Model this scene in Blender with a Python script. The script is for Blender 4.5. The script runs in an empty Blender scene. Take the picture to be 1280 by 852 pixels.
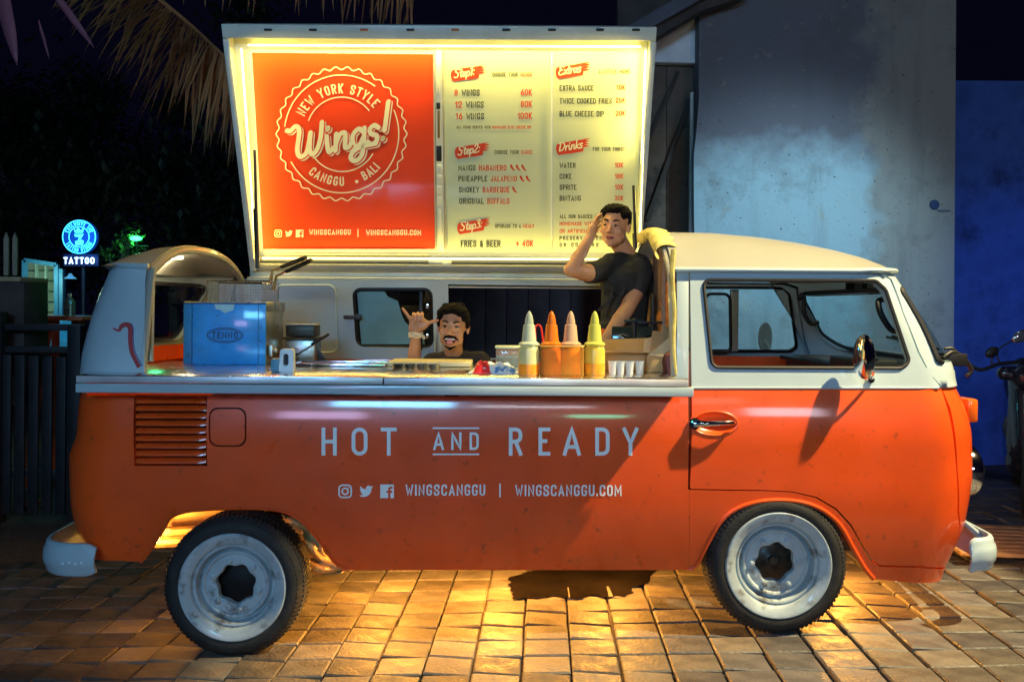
import bpy, bmesh, math, random
from mathutils import Vector, Matrix, noise
from mathutils.geometry import tessellate_polygon
random.seed(7)
SC = bpy.context.scene
COL = SC.collection
rad = math.radians
# ------------------------------------------------------------------ camera
F, D, H = 1068.0, 3.8, 1.477          # focal length in photo pixels, distance to the van's side, eye height
HX, HY, RHO = 640.0, 385.0, rad(0.4)
cam = bpy.data.cameras.new('camera'); camo = bpy.data.objects.new('camera', cam); COL.objects.link(camo)
cam.sensor_width = 36; cam.lens = F/1280*36; cam.shift_y = -(426-HY)/1280
cam.clip_start = .05; cam.clip_end = 500
camo.matrix_world = Matrix.Translation((0, -D, H)) @ Matrix.Rotation(math.pi/2, 4, 'X') @ Matrix.Rotation(RHO, 4, 'Z')
SC.camera = camo
# ------------------------------------------------------------------ night sky
W = bpy.data.worlds.new('World'); SC.world = W; W.use_nodes = True
bg = W.node_tree.nodes['Background']; bg.inputs[0].default_value = (.010, .008, .040, 1); bg.inputs[1].default_value = .14
SC.view_settings.view_transform = 'Standard'; SC.view_settings.look = 'None'
SC.view_settings.exposure = 0; SC.view_settings.gamma = 1
SC.cycles.max_bounces = 7; SC.cycles.use_denoising = True
SC.cycles.sample_clamp_indirect = 6
# ------------------------------------------------------------------ lamps of the street, with added spots on the stall
def lamp(kind, name, loc, target, power, color, size=.1, cone=60, blend=.3, size_y=None):
    l = bpy.data.lights.new(name, kind); o = bpy.data.objects.new(name, l); COL.objects.link(o)
    l.energy = power; l.color = color; o.location = loc
    if target is not None:
        o.rotation_euler = (Vector(target)-Vector(loc)).to_track_quat('-Z', 'Y').to_euler()
    if kind == 'AREA':
        l.size = size
        if size_y: l.shape = 'RECTANGLE'; l.size_y = size_y
    else: l.shadow_soft_size = size
    if kind == 'SPOT': l.spot_size = rad(cone); l.spot_blend = blend
    o['kind'] = 'helper'
    return o
KEY = lamp('SPOT', 'street_lamp_light', (4.65, -1.20, 6.3), (1.35, 0, .60), 5600, (1, .80, .42), .06, 29, .30)
FILL = lamp('AREA', 'shop_front_light', (-1.6, -7.5, 3.2), (-.6, 0, 1.1), 190, (.17, .58, 1), 1.6, size_y=.7)
FILL2 = lamp('AREA', 'warm_shop_light', (2.4, -7.0, 3.4), (0.2, 0, .9), 11, (1, .30, .26), 1.2, size_y=.5)
WALLB = lamp('SPOT', 'wall_flood_light', (3.1, .35, 3.9), (2.1, 3.2, 1.65), 440, (.50, .82, 1), .25, 58, 1)
BLUE = lamp('SPOT', 'blue_flood_light', (5.0, .9, 2.7), (4.45, 3.6, 1.25), 95, (.05, .22, 1), .2, 62, 1)
MAN1 = lamp('SPOT', 'added_spot_light', (-1.3, -5.2, 3.0), (.66, 1.1, 1.86), 300, (1, .66, .32), .08, 9.5, .5)  # added spots with no visible source, brightening the men and the counter
MAN2 = lamp('SPOT', 'added_spot_light', (-.2, -5.2, 3.0), (-.32, .9, 1.42), 170, (1, .62, .30), .08, 9, .5)
WARE = lamp('SPOT', 'added_spot_light', (.2, -5.0, 3.2), (.35, .1, 1.30), 110, (1, .82, .55), .08, 9, .6)

# ------------------------------------------------------------------ measuring helpers
def at(px, py, Y):
    """the point of the vertical plane y=Y that the photograph shows at (px, py)"""
    dx, dy = px-HX, -(py-HY)
    wx = dx*math.cos(RHO)-dy*math.sin(RHO); wy = dx*math.sin(RHO)+dy*math.cos(RHO)
    k = (Y+D)/F
    return Vector((wx*k, Y, H+wy*k))
def proj(v):
    k = F/(v[1]+D); wx, wy = v[0]*k, (v[2]-H)*k
    dx = wx*math.cos(RHO)+wy*math.sin(RHO); dy = -wx*math.sin(RHO)+wy*math.cos(RHO)
    return HX+dx, HY-dy
def onplane(px, py, p0, n):
    o = Vector((0, -D, H)); d = at(px, py, 0)-o
    return o+d*((Vector(p0)-o).dot(n)/d.dot(n))
def at_z(px, py, z):
    return onplane(px, py, (0, 0, z), Vector((0, 0, 1)))
_ra, _rb = at(297, 812, .03), at(970, 790, .03)
GS = (_rb.z-_ra.z)/(_rb.x-_ra.x); G0 = _ra.z-GS*_ra.x
def gz(x): return G0+GS*x        # the street falls gently to the left

# ------------------------------------------------------------------ materials
MATS = {}
def srgb(r, g, b):
    f = lambda c: (c/255/12.92) if c <= 10 else ((c/255+.055)/1.055)**2.4
    return (f(r), f(g), f(b))
def mat(name, col=(.5,.5,.5), rough=.5, metal=0, coat=0, var=.12, scale=6, bump=0, bscale=60, emit=None, es=1,
        trans=0, alpha=1, spec=.5, rvar=0, sheen=0, ior=1.45, detail=4, objrand=0, dirt=None, subsurf=0):
    if name in MATS: return MATS[name]
    m = bpy.data.materials.new(name); m.use_nodes = True; nt = m.node_tree; N = nt.nodes; L = nt.links
    b = N['Principled BSDF']
    b.inputs['Roughness'].default_value = rough; b.inputs['Metallic'].default_value = metal
    b.inputs['Coat Weight'].default_value = coat; b.inputs['Coat Roughness'].default_value = .08
    b.inputs['Transmission Weight'].default_value = trans; b.inputs['Alpha'].default_value = alpha
    b.inputs['Specular IOR Level'].default_value = spec; b.inputs['IOR'].default_value = ior
    if subsurf:
        b.inputs['Subsurface Weight'].default_value = subsurf; b.inputs['Subsurface Radius'].default_value = (.010, .004, .002); b.inputs['Subsurface Scale'].default_value = 1
    if emit:
        b.inputs['Emission Color'].default_value = (*emit, 1); b.inputs['Emission Strength'].default_value = es
    tc = N.new('ShaderNodeTexCoord')
    nz = N.new('ShaderNodeTexNoise'); nz.inputs['Scale'].default_value = scale; nz.inputs['Detail'].default_value = detail
    L.new(tc.outputs['Object'], nz.inputs['Vector'])
    mr = N.new('ShaderNodeMapRange'); mr.inputs[1].default_value = .3; mr.inputs[2].default_value = .7
    mr.inputs[3].default_value = 1-var; mr.inputs[4].default_value = 1+var
    L.new(nz.outputs['Fac'], mr.inputs[0])
    hs = N.new('ShaderNodeHueSaturation'); hs.inputs['Color'].default_value = (*col, 1)
    last = mr.outputs[0]
    if objrand:
        oi = N.new('ShaderNodeObjectInfo'); r2 = N.new('ShaderNodeMapRange'); r2.inputs[3].default_value = 1-objrand; r2.inputs[4].default_value = 1+objrand
        L.new(oi.outputs['Random'], r2.inputs[0]); mu = N.new('ShaderNodeMath'); mu.operation = 'MULTIPLY'
        L.new(last, mu.inputs[0]); L.new(r2.outputs[0], mu.inputs[1]); last = mu.outputs[0]
    L.new(last, hs.inputs['Value'])
    out = hs.outputs[0]
    if dirt:      # (colour, scale, threshold, softness): stains with a shape of their own
        dc, ds, th, so = dirt
        n2 = N.new('ShaderNodeTexNoise'); n2.inputs['Scale'].default_value = ds; n2.inputs['Detail'].default_value = 8; n2.inputs['Roughness'].default_value = .65
        L.new(tc.outputs['Object'], n2.inputs['Vector'])
        m2 = N.new('ShaderNodeMapRange'); m2.inputs[1].default_value = th; m2.inputs[2].default_value = th+so
        L.new(n2.outputs['Fac'], m2.inputs[0])
        mx = N.new('ShaderNodeMix'); mx.data_type = 'RGBA'; L.new(m2.outputs[0], mx.inputs[0]); L.new(out, mx.inputs[6]); mx.inputs[7].default_value = (*dc, 1)
        out = mx.outputs[2]
    L.new(out, b.inputs['Base Color'])
    if rvar:
        n3 = N.new('ShaderNodeTexNoise'); n3.inputs['Scale'].default_value = scale*1.7; n3.inputs['Detail'].default_value = 6
        L.new(tc.outputs['Object'], n3.inputs['Vector'])
        m3 = N.new('ShaderNodeMapRange'); m3.inputs[1].default_value = .3; m3.inputs[2].default_value = .7
        m3.inputs[3].default_value = max(.02, rough-rvar); m3.inputs[4].default_value = min(1, rough+rvar)
        L.new(n3.outputs['Fac'], m3.inputs[0]); L.new(m3.outputs[0], b.inputs['Roughness'])
    if bump:
        n4 = N.new('ShaderNodeTexNoise'); n4.inputs['Scale'].default_value = bscale; n4.inputs['Detail'].default_value = 5
        L.new(tc.outputs['Object'], n4.inputs['Vector'])
        bp = N.new('ShaderNodeBump'); bp.inputs['Strength'].default_value = bump; bp.inputs['Distance'].default_value = .01
        L.new(n4.outputs['Fac'], bp.inputs['Height']); L.new(bp.outputs[0], b.inputs['Normal'])
    MATS[name] = m
    return m
ORANGE = mat('orange_paint', (.86,.090,.010), .34, coat=.8, var=.12, scale=3, bump=.10, bscale=5, rvar=.10, dirt=((.26,.04,.012), 22, .60, .16), detail=9)
WHITE = mat('white_paint', (.42,.52,.56), .38, coat=.5, var=.06, scale=3, bump=.05, bscale=9, rvar=.08, dirt=((.33,.31,.24), 9, .66, .14))
CREAM = mat('cream_paint', (.31,.305,.26), .42, coat=.4, var=.06, scale=3, bump=.05, bscale=10, dirt=((.30,.25,.16), 7, .64, .16))
GALV = mat('panel_metal', (.66,.68,.58), .35, coat=.2, var=.1, scale=5, bump=.05, bscale=30)
RUBBER = mat('black_rubber', (.012,.012,.014), .55, var=.2, scale=30)
TYRE = mat('tyre_rubber', (.020,.019,.018), .72, var=.3, scale=20, bump=.3, bscale=120)
STEEL = mat('brushed_steel', (.70,.70,.70), .20, metal=1, var=.08, scale=12, rvar=.08, bump=.03, bscale=20)
CHROME = mat('chrome', (.8,.8,.82), .08, metal=1, var=.03)
BLACK = mat('black_plastic', (.012,.012,.014), .45, var=.2)
DARKM = mat('dark_underbody', (.10,.075,.05), .7, var=.4, scale=12, bump=.3, bscale=40)
def pane_mat():
    m = bpy.data.materials.new('window_glass'); m.use_nodes = True; nt = m.node_tree; N = nt.nodes; L = nt.links; N.remove(N['Principled BSDF'])
    tr = N.new('ShaderNodeBsdfTransparent'); tr.inputs[0].default_value = (.80,.88,.88,1); gl = N.new('ShaderNodeBsdfGlossy'); gl.inputs['Roughness'].default_value = .03
    lw = N.new('ShaderNodeLayerWeight'); lw.inputs[0].default_value = .5; pw = N.new('ShaderNodeMath'); pw.operation = 'POWER'; pw.inputs[1].default_value = 4; L.new(lw.outputs['Facing'], pw.inputs[0]); fr = N.new('ShaderNodeMapRange'); fr.inputs[3].default_value = .04; fr.inputs[4].default_value = .5; L.new(pw.outputs[0], fr.inputs[0]); mx = N.new('ShaderNodeMixShader'); L.new(fr.outputs[0], mx.inputs[0]); L.new(tr.outputs[0], mx.inputs[1]); L.new(gl.outputs[0], mx.inputs[2]); L.new(mx.outputs[0], N['Material Output'].inputs[0]); return m
GLASS = pane_mat()
PRINTW = mat('white_vinyl', (.88,.92,.92), .45, var=.03)
CREAMV = mat('cream_print', (.86,.80,.52), .5, var=.03)
PAPER = mat('white_poster', (.60,.66,.42), .4, coat=.15, var=.04, scale=3)
REDP = mat('orange_poster', (.82,.060,.010), .35, coat=.35, var=.05, scale=3, bump=.06, bscale=5)
INK = mat('black_ink', (.02,.025,.02), .5, var=.05)
REDINK = mat('red_ink', (.62,.045,.012), .5, var=.05)

# ------------------------------------------------------------------ object helpers
def tag(o, label=None, cat=None, group=None, kind=None):
    if label: o['label'] = label
    if cat: o['category'] = cat
    if group: o['group'] = group
    if kind: o['kind'] = kind
    return o
def empty(name, loc=(0,0,0), rz=0, parent=None):
    o = bpy.data.objects.new(name, None); COL.objects.link(o); o.location = loc; o.rotation_euler = (0,0,rz); o.empty_display_size = .1
    if parent: o.parent = parent
    return o
def thing(name, label, cat, loc=(0,0,0), rz=0, group=None):
    return tag(empty(name, loc, rz), label, cat, group)
class MB:
    def __init__(s): s.v = []; s.f = []; s.m = []; s.mi = 0
    def add(s, vs, fs):
        b = len(s.v); s.v += [Vector(v) for v in vs]; s.f += [[b+i for i in f] for f in fs]; s.m += [s.mi]*len(fs); return s
    def box(s, c, d, M=None):
        x,y,z = [q/2 for q in d]
        vs = [Vector((sx*x,sy*y,sz*z)) for sx,sy,sz in ((-1,-1,-1),(1,-1,-1),(1,1,-1),(-1,1,-1),(-1,-1,1),(1,-1,1),(1,1,1),(-1,1,1))]
        if M: vs = [M @ v for v in vs]
        return s.add([v+Vector(c) for v in vs], [(0,3,2,1),(4,5,6,7),(0,1,5,4),(1,2,6,5),(2,3,7,6),(3,0,4,7)])
    def bar(s, a, b, w, h=None, up=(0,0,1)):
        a, b = Vector(a), Vector(b); h = h or w; d = (b-a); L = d.length; d = d/L; up = Vector(up)
        sx = d.cross(up)
        if sx.length < 1e-4: sx = d.cross(Vector((0,1,0)))
        sx.normalize(); u = sx.cross(d)
        M = Matrix((sx, d, u)).transposed()
        return s.box((a+b)/2, (w, L, h), M)
    def tube(s, pts, r, n=8, closed=False, cap=True):
        pts = [Vector(p) for p in pts]; rs = r if isinstance(r, (list,tuple)) else [r]*len(pts)
        N = len(pts); rings = []; prev = None
        for i, p in enumerate(pts):
            if closed: t = pts[(i+1)%N]-pts[i-1]
            else: t = pts[min(i+1,N-1)]-pts[max(i-1,0)]
            t.normalize()
            if prev is None:
                a = t.cross(Vector((0,0,1)))
                if a.length < .1: a = t.cross(Vector((1,0,0)))
            else: a = prev - t*prev.dot(t)
            a.normalize(); prev = a; b2 = t.cross(a)
            rings.append([p+(a*math.cos(2*math.pi*k/n)+b2*math.sin(2*math.pi*k/n))*rs[i] for k in range(n)])
        vs = [q for R_ in rings for q in R_]; fs = []
        for i in range(N if closed else N-1):
            j = (i+1)%N
            for k in range(n): fs.append((i*n+k, i*n+(k+1)%n, j*n+(k+1)%n, j*n+k))
        if cap and not closed: fs += [tuple(range(n))[::-1], tuple((N-1)*n+k for k in range(n))]
        return s.add(vs, fs)
    def lathe(s, prof, n=24, M=None, a0=0, a1=2*math.pi):
        """prof: (r, h) about the z axis, then M"""
        full = abs(a1-a0-2*math.pi) < 1e-6; m = n if full else n+1; vs = []
        for k in range(m):
            a = a0+(a1-a0)*k/n
            for r,h in prof: vs.append(Vector((r*math.cos(a), r*math.sin(a), h)))
        if M: vs = [M @ v for v in vs]
        P = len(prof); fs = []
        for k in range(n):
            j = (k+1)%m
            for i in range(P-1): fs.append((k*P+i, j*P+i, j*P+i+1, k*P+i+1))
        return s.add(vs, fs)
    def prism(s, poly, thick, mp, holes=()):
        """poly of 2-D points, extruded from w=0 to w=thick; mp(a,b,w)->3-D"""
        loops = [list(poly)]+[list(h) for h in holes]
        flat = [p for l in loops for p in l]; n = len(flat)
        tri = tessellate_polygon([[Vector((p[0],p[1],0)) for p in l] for l in loops])
        vs = [mp(p[0],p[1],0) for p in flat]+[mp(p[0],p[1],thick) for p in flat]
        fs = [tuple(t) for t in tri]+[tuple(n+i for i in t[::-1]) for t in tri]; b = 0
        for l in loops:
            m = len(l)
            for i in range(m): fs.append((b+i, b+(i+1)%m, n+b+(i+1)%m, n+b+i))
            b += m
        return s.add(vs, fs)
    def ball(s, c, r, M=None, nu=16, nv=10):
        r = r if isinstance(r,(tuple,list)) else (r,r,r)
        vs = [Vector((0,0,-r[2]))]; fs = []
        for j in range(1, nv):
            t = math.pi*j/nv-math.pi/2
            for i in range(nu):
                a = 2*math.pi*i/nu; vs.append(Vector((r[0]*math.cos(t)*math.cos(a), r[1]*math.cos(t)*math.sin(a), r[2]*math.sin(t))))
        vs.append(Vector((0,0,r[2]))); last = len(vs)-1
        for i in range(nu): fs.append((0, 1+(i+1)%nu, 1+i))
        for j in range(nv-2):
            for i in range(nu): fs.append((1+j*nu+i, 1+j*nu+(i+1)%nu, 1+(j+1)*nu+(i+1)%nu, 1+(j+1)*nu+i))
        for i in range(nu): fs.append((last, 1+(nv-2)*nu+i, 1+(nv-2)*nu+(i+1)%nu))
        if M: vs = [M @ v for v in vs]
        return s.add([v+Vector(c) for v in vs], fs)
    def xf(s, M):
        s.v = [M @ v for v in s.v]; return s
    def obj(s, name, m, parent=None, smooth=True, bevel=0, fix=True, ang=35, seg=2):
        me = bpy.data.meshes.new(name); me.from_pydata([tuple(v) for v in s.v], [], s.f)
        mats = m if isinstance(m, (list,tuple)) else [m]
        for q in mats: me.materials.append(q)
        if len(mats) > 1:
            for p, i in zip(me.polygons, s.m): p.material_index = i
        bm = bmesh.new(); bm.from_mesh(me)
        if fix: bmesh.ops.recalc_face_normals(bm, faces=bm.faces)
        if bevel:
            es = [e for e in bm.edges if len(e.link_faces) == 2 and e.calc_face_angle(0) > rad(30)]
            bmesh.ops.bevel(bm, geom=es, offset=bevel, segments=seg, affect='EDGES', profile=.5, clamp_overlap=True)
        bm.to_mesh(me); bm.free()
        if smooth:
            me.polygons.foreach_set('use_smooth', [True]*len(me.polygons))
            me.set_sharp_from_angle(angle=rad(ang))
        o = bpy.data.objects.new(name, me); COL.objects.link(o)
        if parent: o.parent = parent
        return o
def place(o, t):
    """o was modelled in world coordinates; hang it on the empty t"""
    o.parent = t; o.matrix_parent_inverse = t.matrix_basis.inverted(); return o
def crom(pts, n=6, closed=False):
    out = []; N = len(pts); P = [Vector(p) for p in pts]
    for i in range(N if closed else N-1):
        if closed: a,b,c,d = P[i-1],P[i],P[(i+1)%N],P[(i+2)%N]
        else: a,b,c,d = P[max(i-1,0)],P[i],P[i+1],P[min(i+2,N-1)]
        for k in range(n):
            t = k/n; out.append(.5*((2*b)+(c-a)*t+(2*a-5*b+4*c-d)*t*t+(3*b-a-3*c+d)*t**3))
    if not closed: out.append(P[-1])
    return out
def fillet(pts, r=0, closed=True, n=5):
    """round the corners of a 2-D polyline; a point may be (x, y, radius)"""
    out = []; N = len(pts)
    for i in range(N):
        p = pts[i]; rr = p[2] if len(p) > 2 else r; c = Vector(p[:2])
        if rr <= 0 or (not closed and i in (0, N-1)): out.append(tuple(c)); continue
        a = Vector(pts[i-1][:2]); b = Vector(pts[(i+1)%N][:2]); da = a-c; db = b-c; la, lb = da.length, db.length
        if la < 1e-6 or lb < 1e-6: out.append(tuple(c)); continue
        da /= la; db /= lb; ang = math.acos(max(-1, min(1, da.dot(db))))
        if ang > 3.1: out.append(tuple(c)); continue
        dist = min(rr/math.tan(ang/2) if ang > .05 else rr, la*.499, lb*.499)
        p0 = c+da*dist; p1 = c+db*dist
        k = (4/3)*math.tan((math.pi-ang)/4)*(math.tan(ang/2)) if ang > .05 else .55
        c0 = p0+(c-p0)*k; c1 = p1+(c-p1)*k
        for j in range(n+1):
            t = j/n; out.append(tuple(p0*(1-t)**3+c0*3*t*(1-t)**2+c1*3*t*t*(1-t)+p1*t**3))
    return out
# ------------------------------------------------------------------ lettering: strokes turned into thin flat ribbons
def ribbon(mb, pts, w, mp, lift, closed=False, maxseg=9, scale_w=None):
    P = [Vector(p[:2]) for p in pts]
    Q = []
    N = len(P)
    for i in range(N if closed else N-1):
        a, b = P[i], P[(i+1)%N]; k = max(1, int((b-a).length/maxseg))
        for j in range(k): Q.append(a+(b-a)*j/k)
    if not closed: Q.append(P[-1])
    N = len(Q); L = []; R = []
    for i in range(N):
        if closed: d0 = Q[i]-Q[i-1]; d1 = Q[(i+1)%N]-Q[i]
        else:
            d0 = Q[i]-Q[i-1] if i else Q[1]-Q[0]; d1 = Q[i+1]-Q[i] if i < N-1 else d0
        if d0.length < 1e-9: d0 = d1
        if d1.length < 1e-9: d1 = d0
        n0 = Vector((-d0.y, d0.x)).normalized(); n1 = Vector((-d1.y, d1.x)).normalized(); n = n0+n1
        if n.length < .2: n = n0
        n.normalize(); c = max(.5, n.dot(n0)); ww = w/2/c*(scale_w(i/(N-1)) if scale_w else 1)
        L.append(mp(*(Q[i]+n*ww), lift)); R.append(mp(*(Q[i]-n*ww), lift))
    fs = []
    for i in range(N if closed else N-1):
        j = (i+1)%N; fs.append((i, j, N+j, N+i))
    mb.add(L+R, fs)
def patch(mb, poly, mp, lift):
    tri = tessellate_polygon([[Vector((p[0],p[1],0)) for p in poly]])
    mb.add([mp(p[0],p[1],lift) for p in poly], [tuple(t) for t in tri])
GW = {'I':0,'M':1.35,'W':1.5,'1':.45,'.':0,'|':0,' ':.55,':':0,'-':.6,'+':.8,'N':1.1,'&':1.0,'L':.85,'E':.88,'F':.85,'J':.8,'T':.95,'V':1.1,'A':1.1,'Y':1.05,'?':.8}
G = {
'A':[((0,0),(.5,1),(1,0)),((.16,.28),(.84,.28))],'B':[((0,0),(0,1)),((0,1),(.93,1,1),(.93,.53,1),(0,.53)),((0,.53),(1,.53,1),(1,0,1),(0,0))],
'C':[((1,.76),(1,1,2),(0,1,2),(0,0,2),(1,0,2),(1,.24))],'D':[((0,0),(0,1)),((0,1),(1,1,1.4),(1,0,1.4),(0,0))],
'E':[((1,1),(0,1),(0,0),(1,0)),((0,.52),(.85,.52))],'F':[((1,1),(0,1),(0,0)),((0,.5),(.85,.5))],
'G':[((1,.80),(1,1,2),(0,1,2),(0,0,2),(1,0,2),(1,.43),(.55,.43))],'H':[((0,0),(0,1)),((1,0),(1,1)),((0,.5),(1,.5))],
'I':[((0,0),(0,1))],'J':[((1,1),(1,0,1.5),(0,0,1.5),(0,.28))],'K':[((0,0),(0,1)),((1,1),(0,.4)),((.32,.58),(1,0))],
'L':[((0,1),(0,0),(1,0))],'M':[((0,0),(0,1),(.5,.30),(1,1),(1,0))],'N':[((0,0),(0,1),(1,0),(1,1))],
'O':[((0,0,2),(0,1,2),(1,1,2),(1,0,2),'c')],'P':[((0,0),(0,1)),((0,1),(1,1,1),(1,.47,1),(0,.47))],
'Q':[((0,0,2),(0,1,2),(1,1,2),(1,0,2),'c'),((.6,.25),(1,-.03))],'R':[((0,0),(0,1)),((0,1),(1,1,1),(1,.5,1),(0,.5)),((.5,.5),(1,0))],
'S':[((1,.76),(1,1,2),(0,1,2),(0,.56,2),(1,.44,2),(1,0,2),(0,0,2),(0,.24))],'T':[((0,1),(1,1)),((.5,1),(.5,0))],
'U':[((0,1),(0,0,2),(1,0,2),(1,1))],'V':[((0,1),(.5,0),(1,1))],'W':[((0,1),(.25,0),(.5,.66),(.75,0),(1,1))],
'X':[((0,0),(1,1)),((0,1),(1,0))],'Y':[((0,1),(.5,.42),(1,1)),((.5,.42),(.5,0))],'Z':[((0,1),(1,1),(0,0),(1,0))],
'0':[((0,0,2),(0,1,2),(1,1,2),(1,0,2),'c')],'1':[((0,.78),(1,1),(1,0))],'2':[((0,.74),(0,1,2),(1,1,2),(1,.6,.5),(0,0),(1,0))],
'3':[((0,.78),(0,1,2),(.95,1,2),(.95,.54,2),(.4,.54)),((.4,.54),(1,.54,2),(1,0,2),(0,0,2),(0,.22))],
'4':[((.7,0),(.7,1),(0,.28),(1.05,.28))],'5':[((.95,1),(.05,1),(.05,.58),(1,.6,2),(1,0,2),(0,0,2),(0,.22))],
'6':[((.75,1),(.1,.5),(0,0,2),(1,0,2),(1,.58,2),(.1,.58))],'8':[((.05,.54,2),(.05,1,2),(.95,1,2),(.95,.54,2),'c'),((0,0,2),(0,.54,2),(1,.54,2),(1,0,2),'c')],
'.':[((0,0),(0,.09))],':':[((0,.05),(0,.15)),((0,.5),(0,.6))],'|':[((0,-.05),(0,1.05))],'-':[((0,.45),(1,.45))],
'+':[((0,.45),(1,.45)),((.5,.15),(.5,.75))],'&':[((1,0),(.15,.75,.6),(.2,1,.6),(.75,1,.6),(.75,.7,.5),(0,.35,.8),(.05,0,.9),(.7,0,.8),(1,.4))],
'?':[((0,.75),(0,1,2),(1,1,2),(1,.5,.6),(.5,.45),(.5,.25)),((.5,0),(.5,.1))],
}
def caps(mb, s, x, yb, h, mp, lift=.0015, total=None, st=.135, wr=.40, gap=.24, maxseg=9, arc=None):
    """write s with its left end at x and its baseline at yb; every glyph is a set of strokes. arc=(cx,cy,r,a0,inside)"""
    t = st*h; ws = [GW.get(c, 1)*wr*h for c in s]; adv = [w+t+gap*h for w in ws]; L = sum(adv)-gap*h
    sx = 1.0
    if total:                                   # spread the letters, keep their width when the tracking is wide
        body = sum(w+t for w in ws); n = max(1, len(s)-1)
        g2 = (total-body)/n
        if g2 < .12*h: sx = total/L; g2 = gap*h*sx
        adv = [(w+t)*sx+g2 for w in ws]; L = total
    cx = x; k = 0
    for c, w, a in zip(s, ws, adv):
        w *= sx; tt = t*min(1, sx*1.1)
        for st_ in G.get(c, []):
            closed = st_[-1] == 'c'; pl = [p for p in st_ if p != 'c']
            def cv(p):
                q = (tt/2+p[0]*w, t/2+p[1]*(h-t) if 0 < p[1] < 1 or len(p) > 2 or True else p[1]*h)
                return (q[0], q[1], p[2]*w*.5 if w > 0 else 0) if len(p) > 2 else q
            pts = fillet([cv(p) for p in pl], 0, closed, 4)
            if not closed:                      # square ends reach the cap height
                P = [Vector(p) for p in pts]
                for i0, i1 in ((0, 1), (-1, -2)):
                    dd = (P[i0]-P[i1]).normalized()
                    if abs(dd.y) > .5: P[i0] = P[i0]+dd*(t/2)
                    elif abs(dd.y) < .05 and pl[i0][0] in (0, 1): P[i0] = P[i0]+dd*(tt/2)
                pts = [tuple(p) for p in P]
            if arc is None: m2 = lambda a_, b_, l_, cx=cx: mp(cx+a_, yb-b_, l_)
            else:
                ax, ay, r, a0, ins = arc
                def m2(a_, b_, l_, cx=cx):
                    if not ins: th = a0-(cx+a_-x)/r; rr = r+b_
                    else: th = a0+(cx+a_-x)/r; rr = r-b_
                    return mp(ax+rr*math.cos(th), ay-rr*math.sin(th), l_)
            ribbon(mb, pts, tt, m2, lift+.00012*(k % 5), closed, maxseg); k += 1
        cx += a
    return L
# brush-script letters: (advance, strokes as control points, x-height about .5, cap 1)
SCR = {
'W':(.95,[[(-.30,.93),(-.18,.90),(-.05,1.0),(.07,.95),(.10,.75),(.04,.25),(.14,.03),(.33,.10),(.42,.40),(.47,.72)],[(.47,.72),(.44,.25),(.52,.04),(.68,.14),(.80,.50),(.84,.98)]]),
'S':(.72,[[(.62,.86),(.48,1.0),(.25,.97),(.14,.78),(.30,.58),(.48,.42),(.46,.15),(.25,.0),(.02,.10)]]),
'E':(.66,[[(.60,.88),(.42,1.0),(.20,.92),(.18,.68),(.40,.56),(.20,.50),(.05,.28),(.12,.05),(.35,.0),(.58,.14)]]),
'D':(.84,[[(.22,.98),(.12,.02)],[(.0,.92),(.30,1.0),(.62,.85),(.70,.50),(.50,.12),(.12,.02)]]),
'i':(.30,[[(.05,.50),(.08,.18),(.14,.0),(.26,.10)],[(.08,.72),(.09,.76)]]),
'n':(.56,[[(.06,.52),(.04,.0)],[(.05,.20),(.18,.48),(.34,.50),(.36,.30),(.36,.05),(.48,.04),(.54,.12)]]),
'g':(.52,[[(.40,.42),(.22,.54),(.04,.36),(.08,.06),(.26,.04),(.38,.24)],[(.42,.54),(.40,.10),(.34,-.30),(.14,-.44),(-.02,-.32),(.06,-.14),(.30,-.04),(.52,-.02),(.80,-.02)]]),
's':(.44,[[(.36,.46),(.22,.56),(.08,.46),(.12,.32),(.30,.22),(.30,.06),(.14,-.02),(.0,.08)]]),
't':(.34,[[(.14,.86),(.10,.20),(.18,.0),(.32,.08)],[(-.02,.56),(.30,.60)]]),
'e':(.42,[[(.06,.24),(.28,.30),(.30,.46),(.16,.52),(.04,.32),(.08,.06),(.22,.0),(.38,.12)]]),
'p':(.50,[[(.06,.52),(.0,-.36)],[(.04,.30),(.20,.52),(.38,.42),(.36,.12),(.20,.0),(.05,.12)]]),
'x':(.46,[[(.02,.50),(.14,.44),(.26,.08),(.42,.06)],[(.40,.52),(.02,.0)]]),
'r':(.38,[[(.05,.52),(.03,.0)],[(.04,.24),(.16,.48),(.34,.50)]]),
'a':(.50,[[(.38,.44),(.20,.54),(.04,.34),(.08,.06),(.24,.06),(.38,.30)],[(.40,.52),(.37,.08),(.50,.04)]]),
'k':(.46,[[(.10,.96),(.02,.0)],[(.40,.52),(.08,.24),(.24,.10),(.42,.0)]]),
'1':(.32,[[(.04,.78),(.20,.98),(.12,.0)]]),
'2':(.52,[[(.06,.74),(.22,.98),(.42,.84),(.36,.52),(.02,.04),(.44,.02)]]),
'3':(.50,[[(.06,.84),(.24,1.0),(.40,.82),(.18,.56),(.38,.42),(.34,.08),(.02,.06)]]),
':':(.22,[[(.06,.08),(.07,.12)],[(.10,.52),(.11,.56)]]),
'!':(.30,[[(.24,1.22),(.12,.34)],[(.06,.08),(.07,.10)]]),
}
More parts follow.
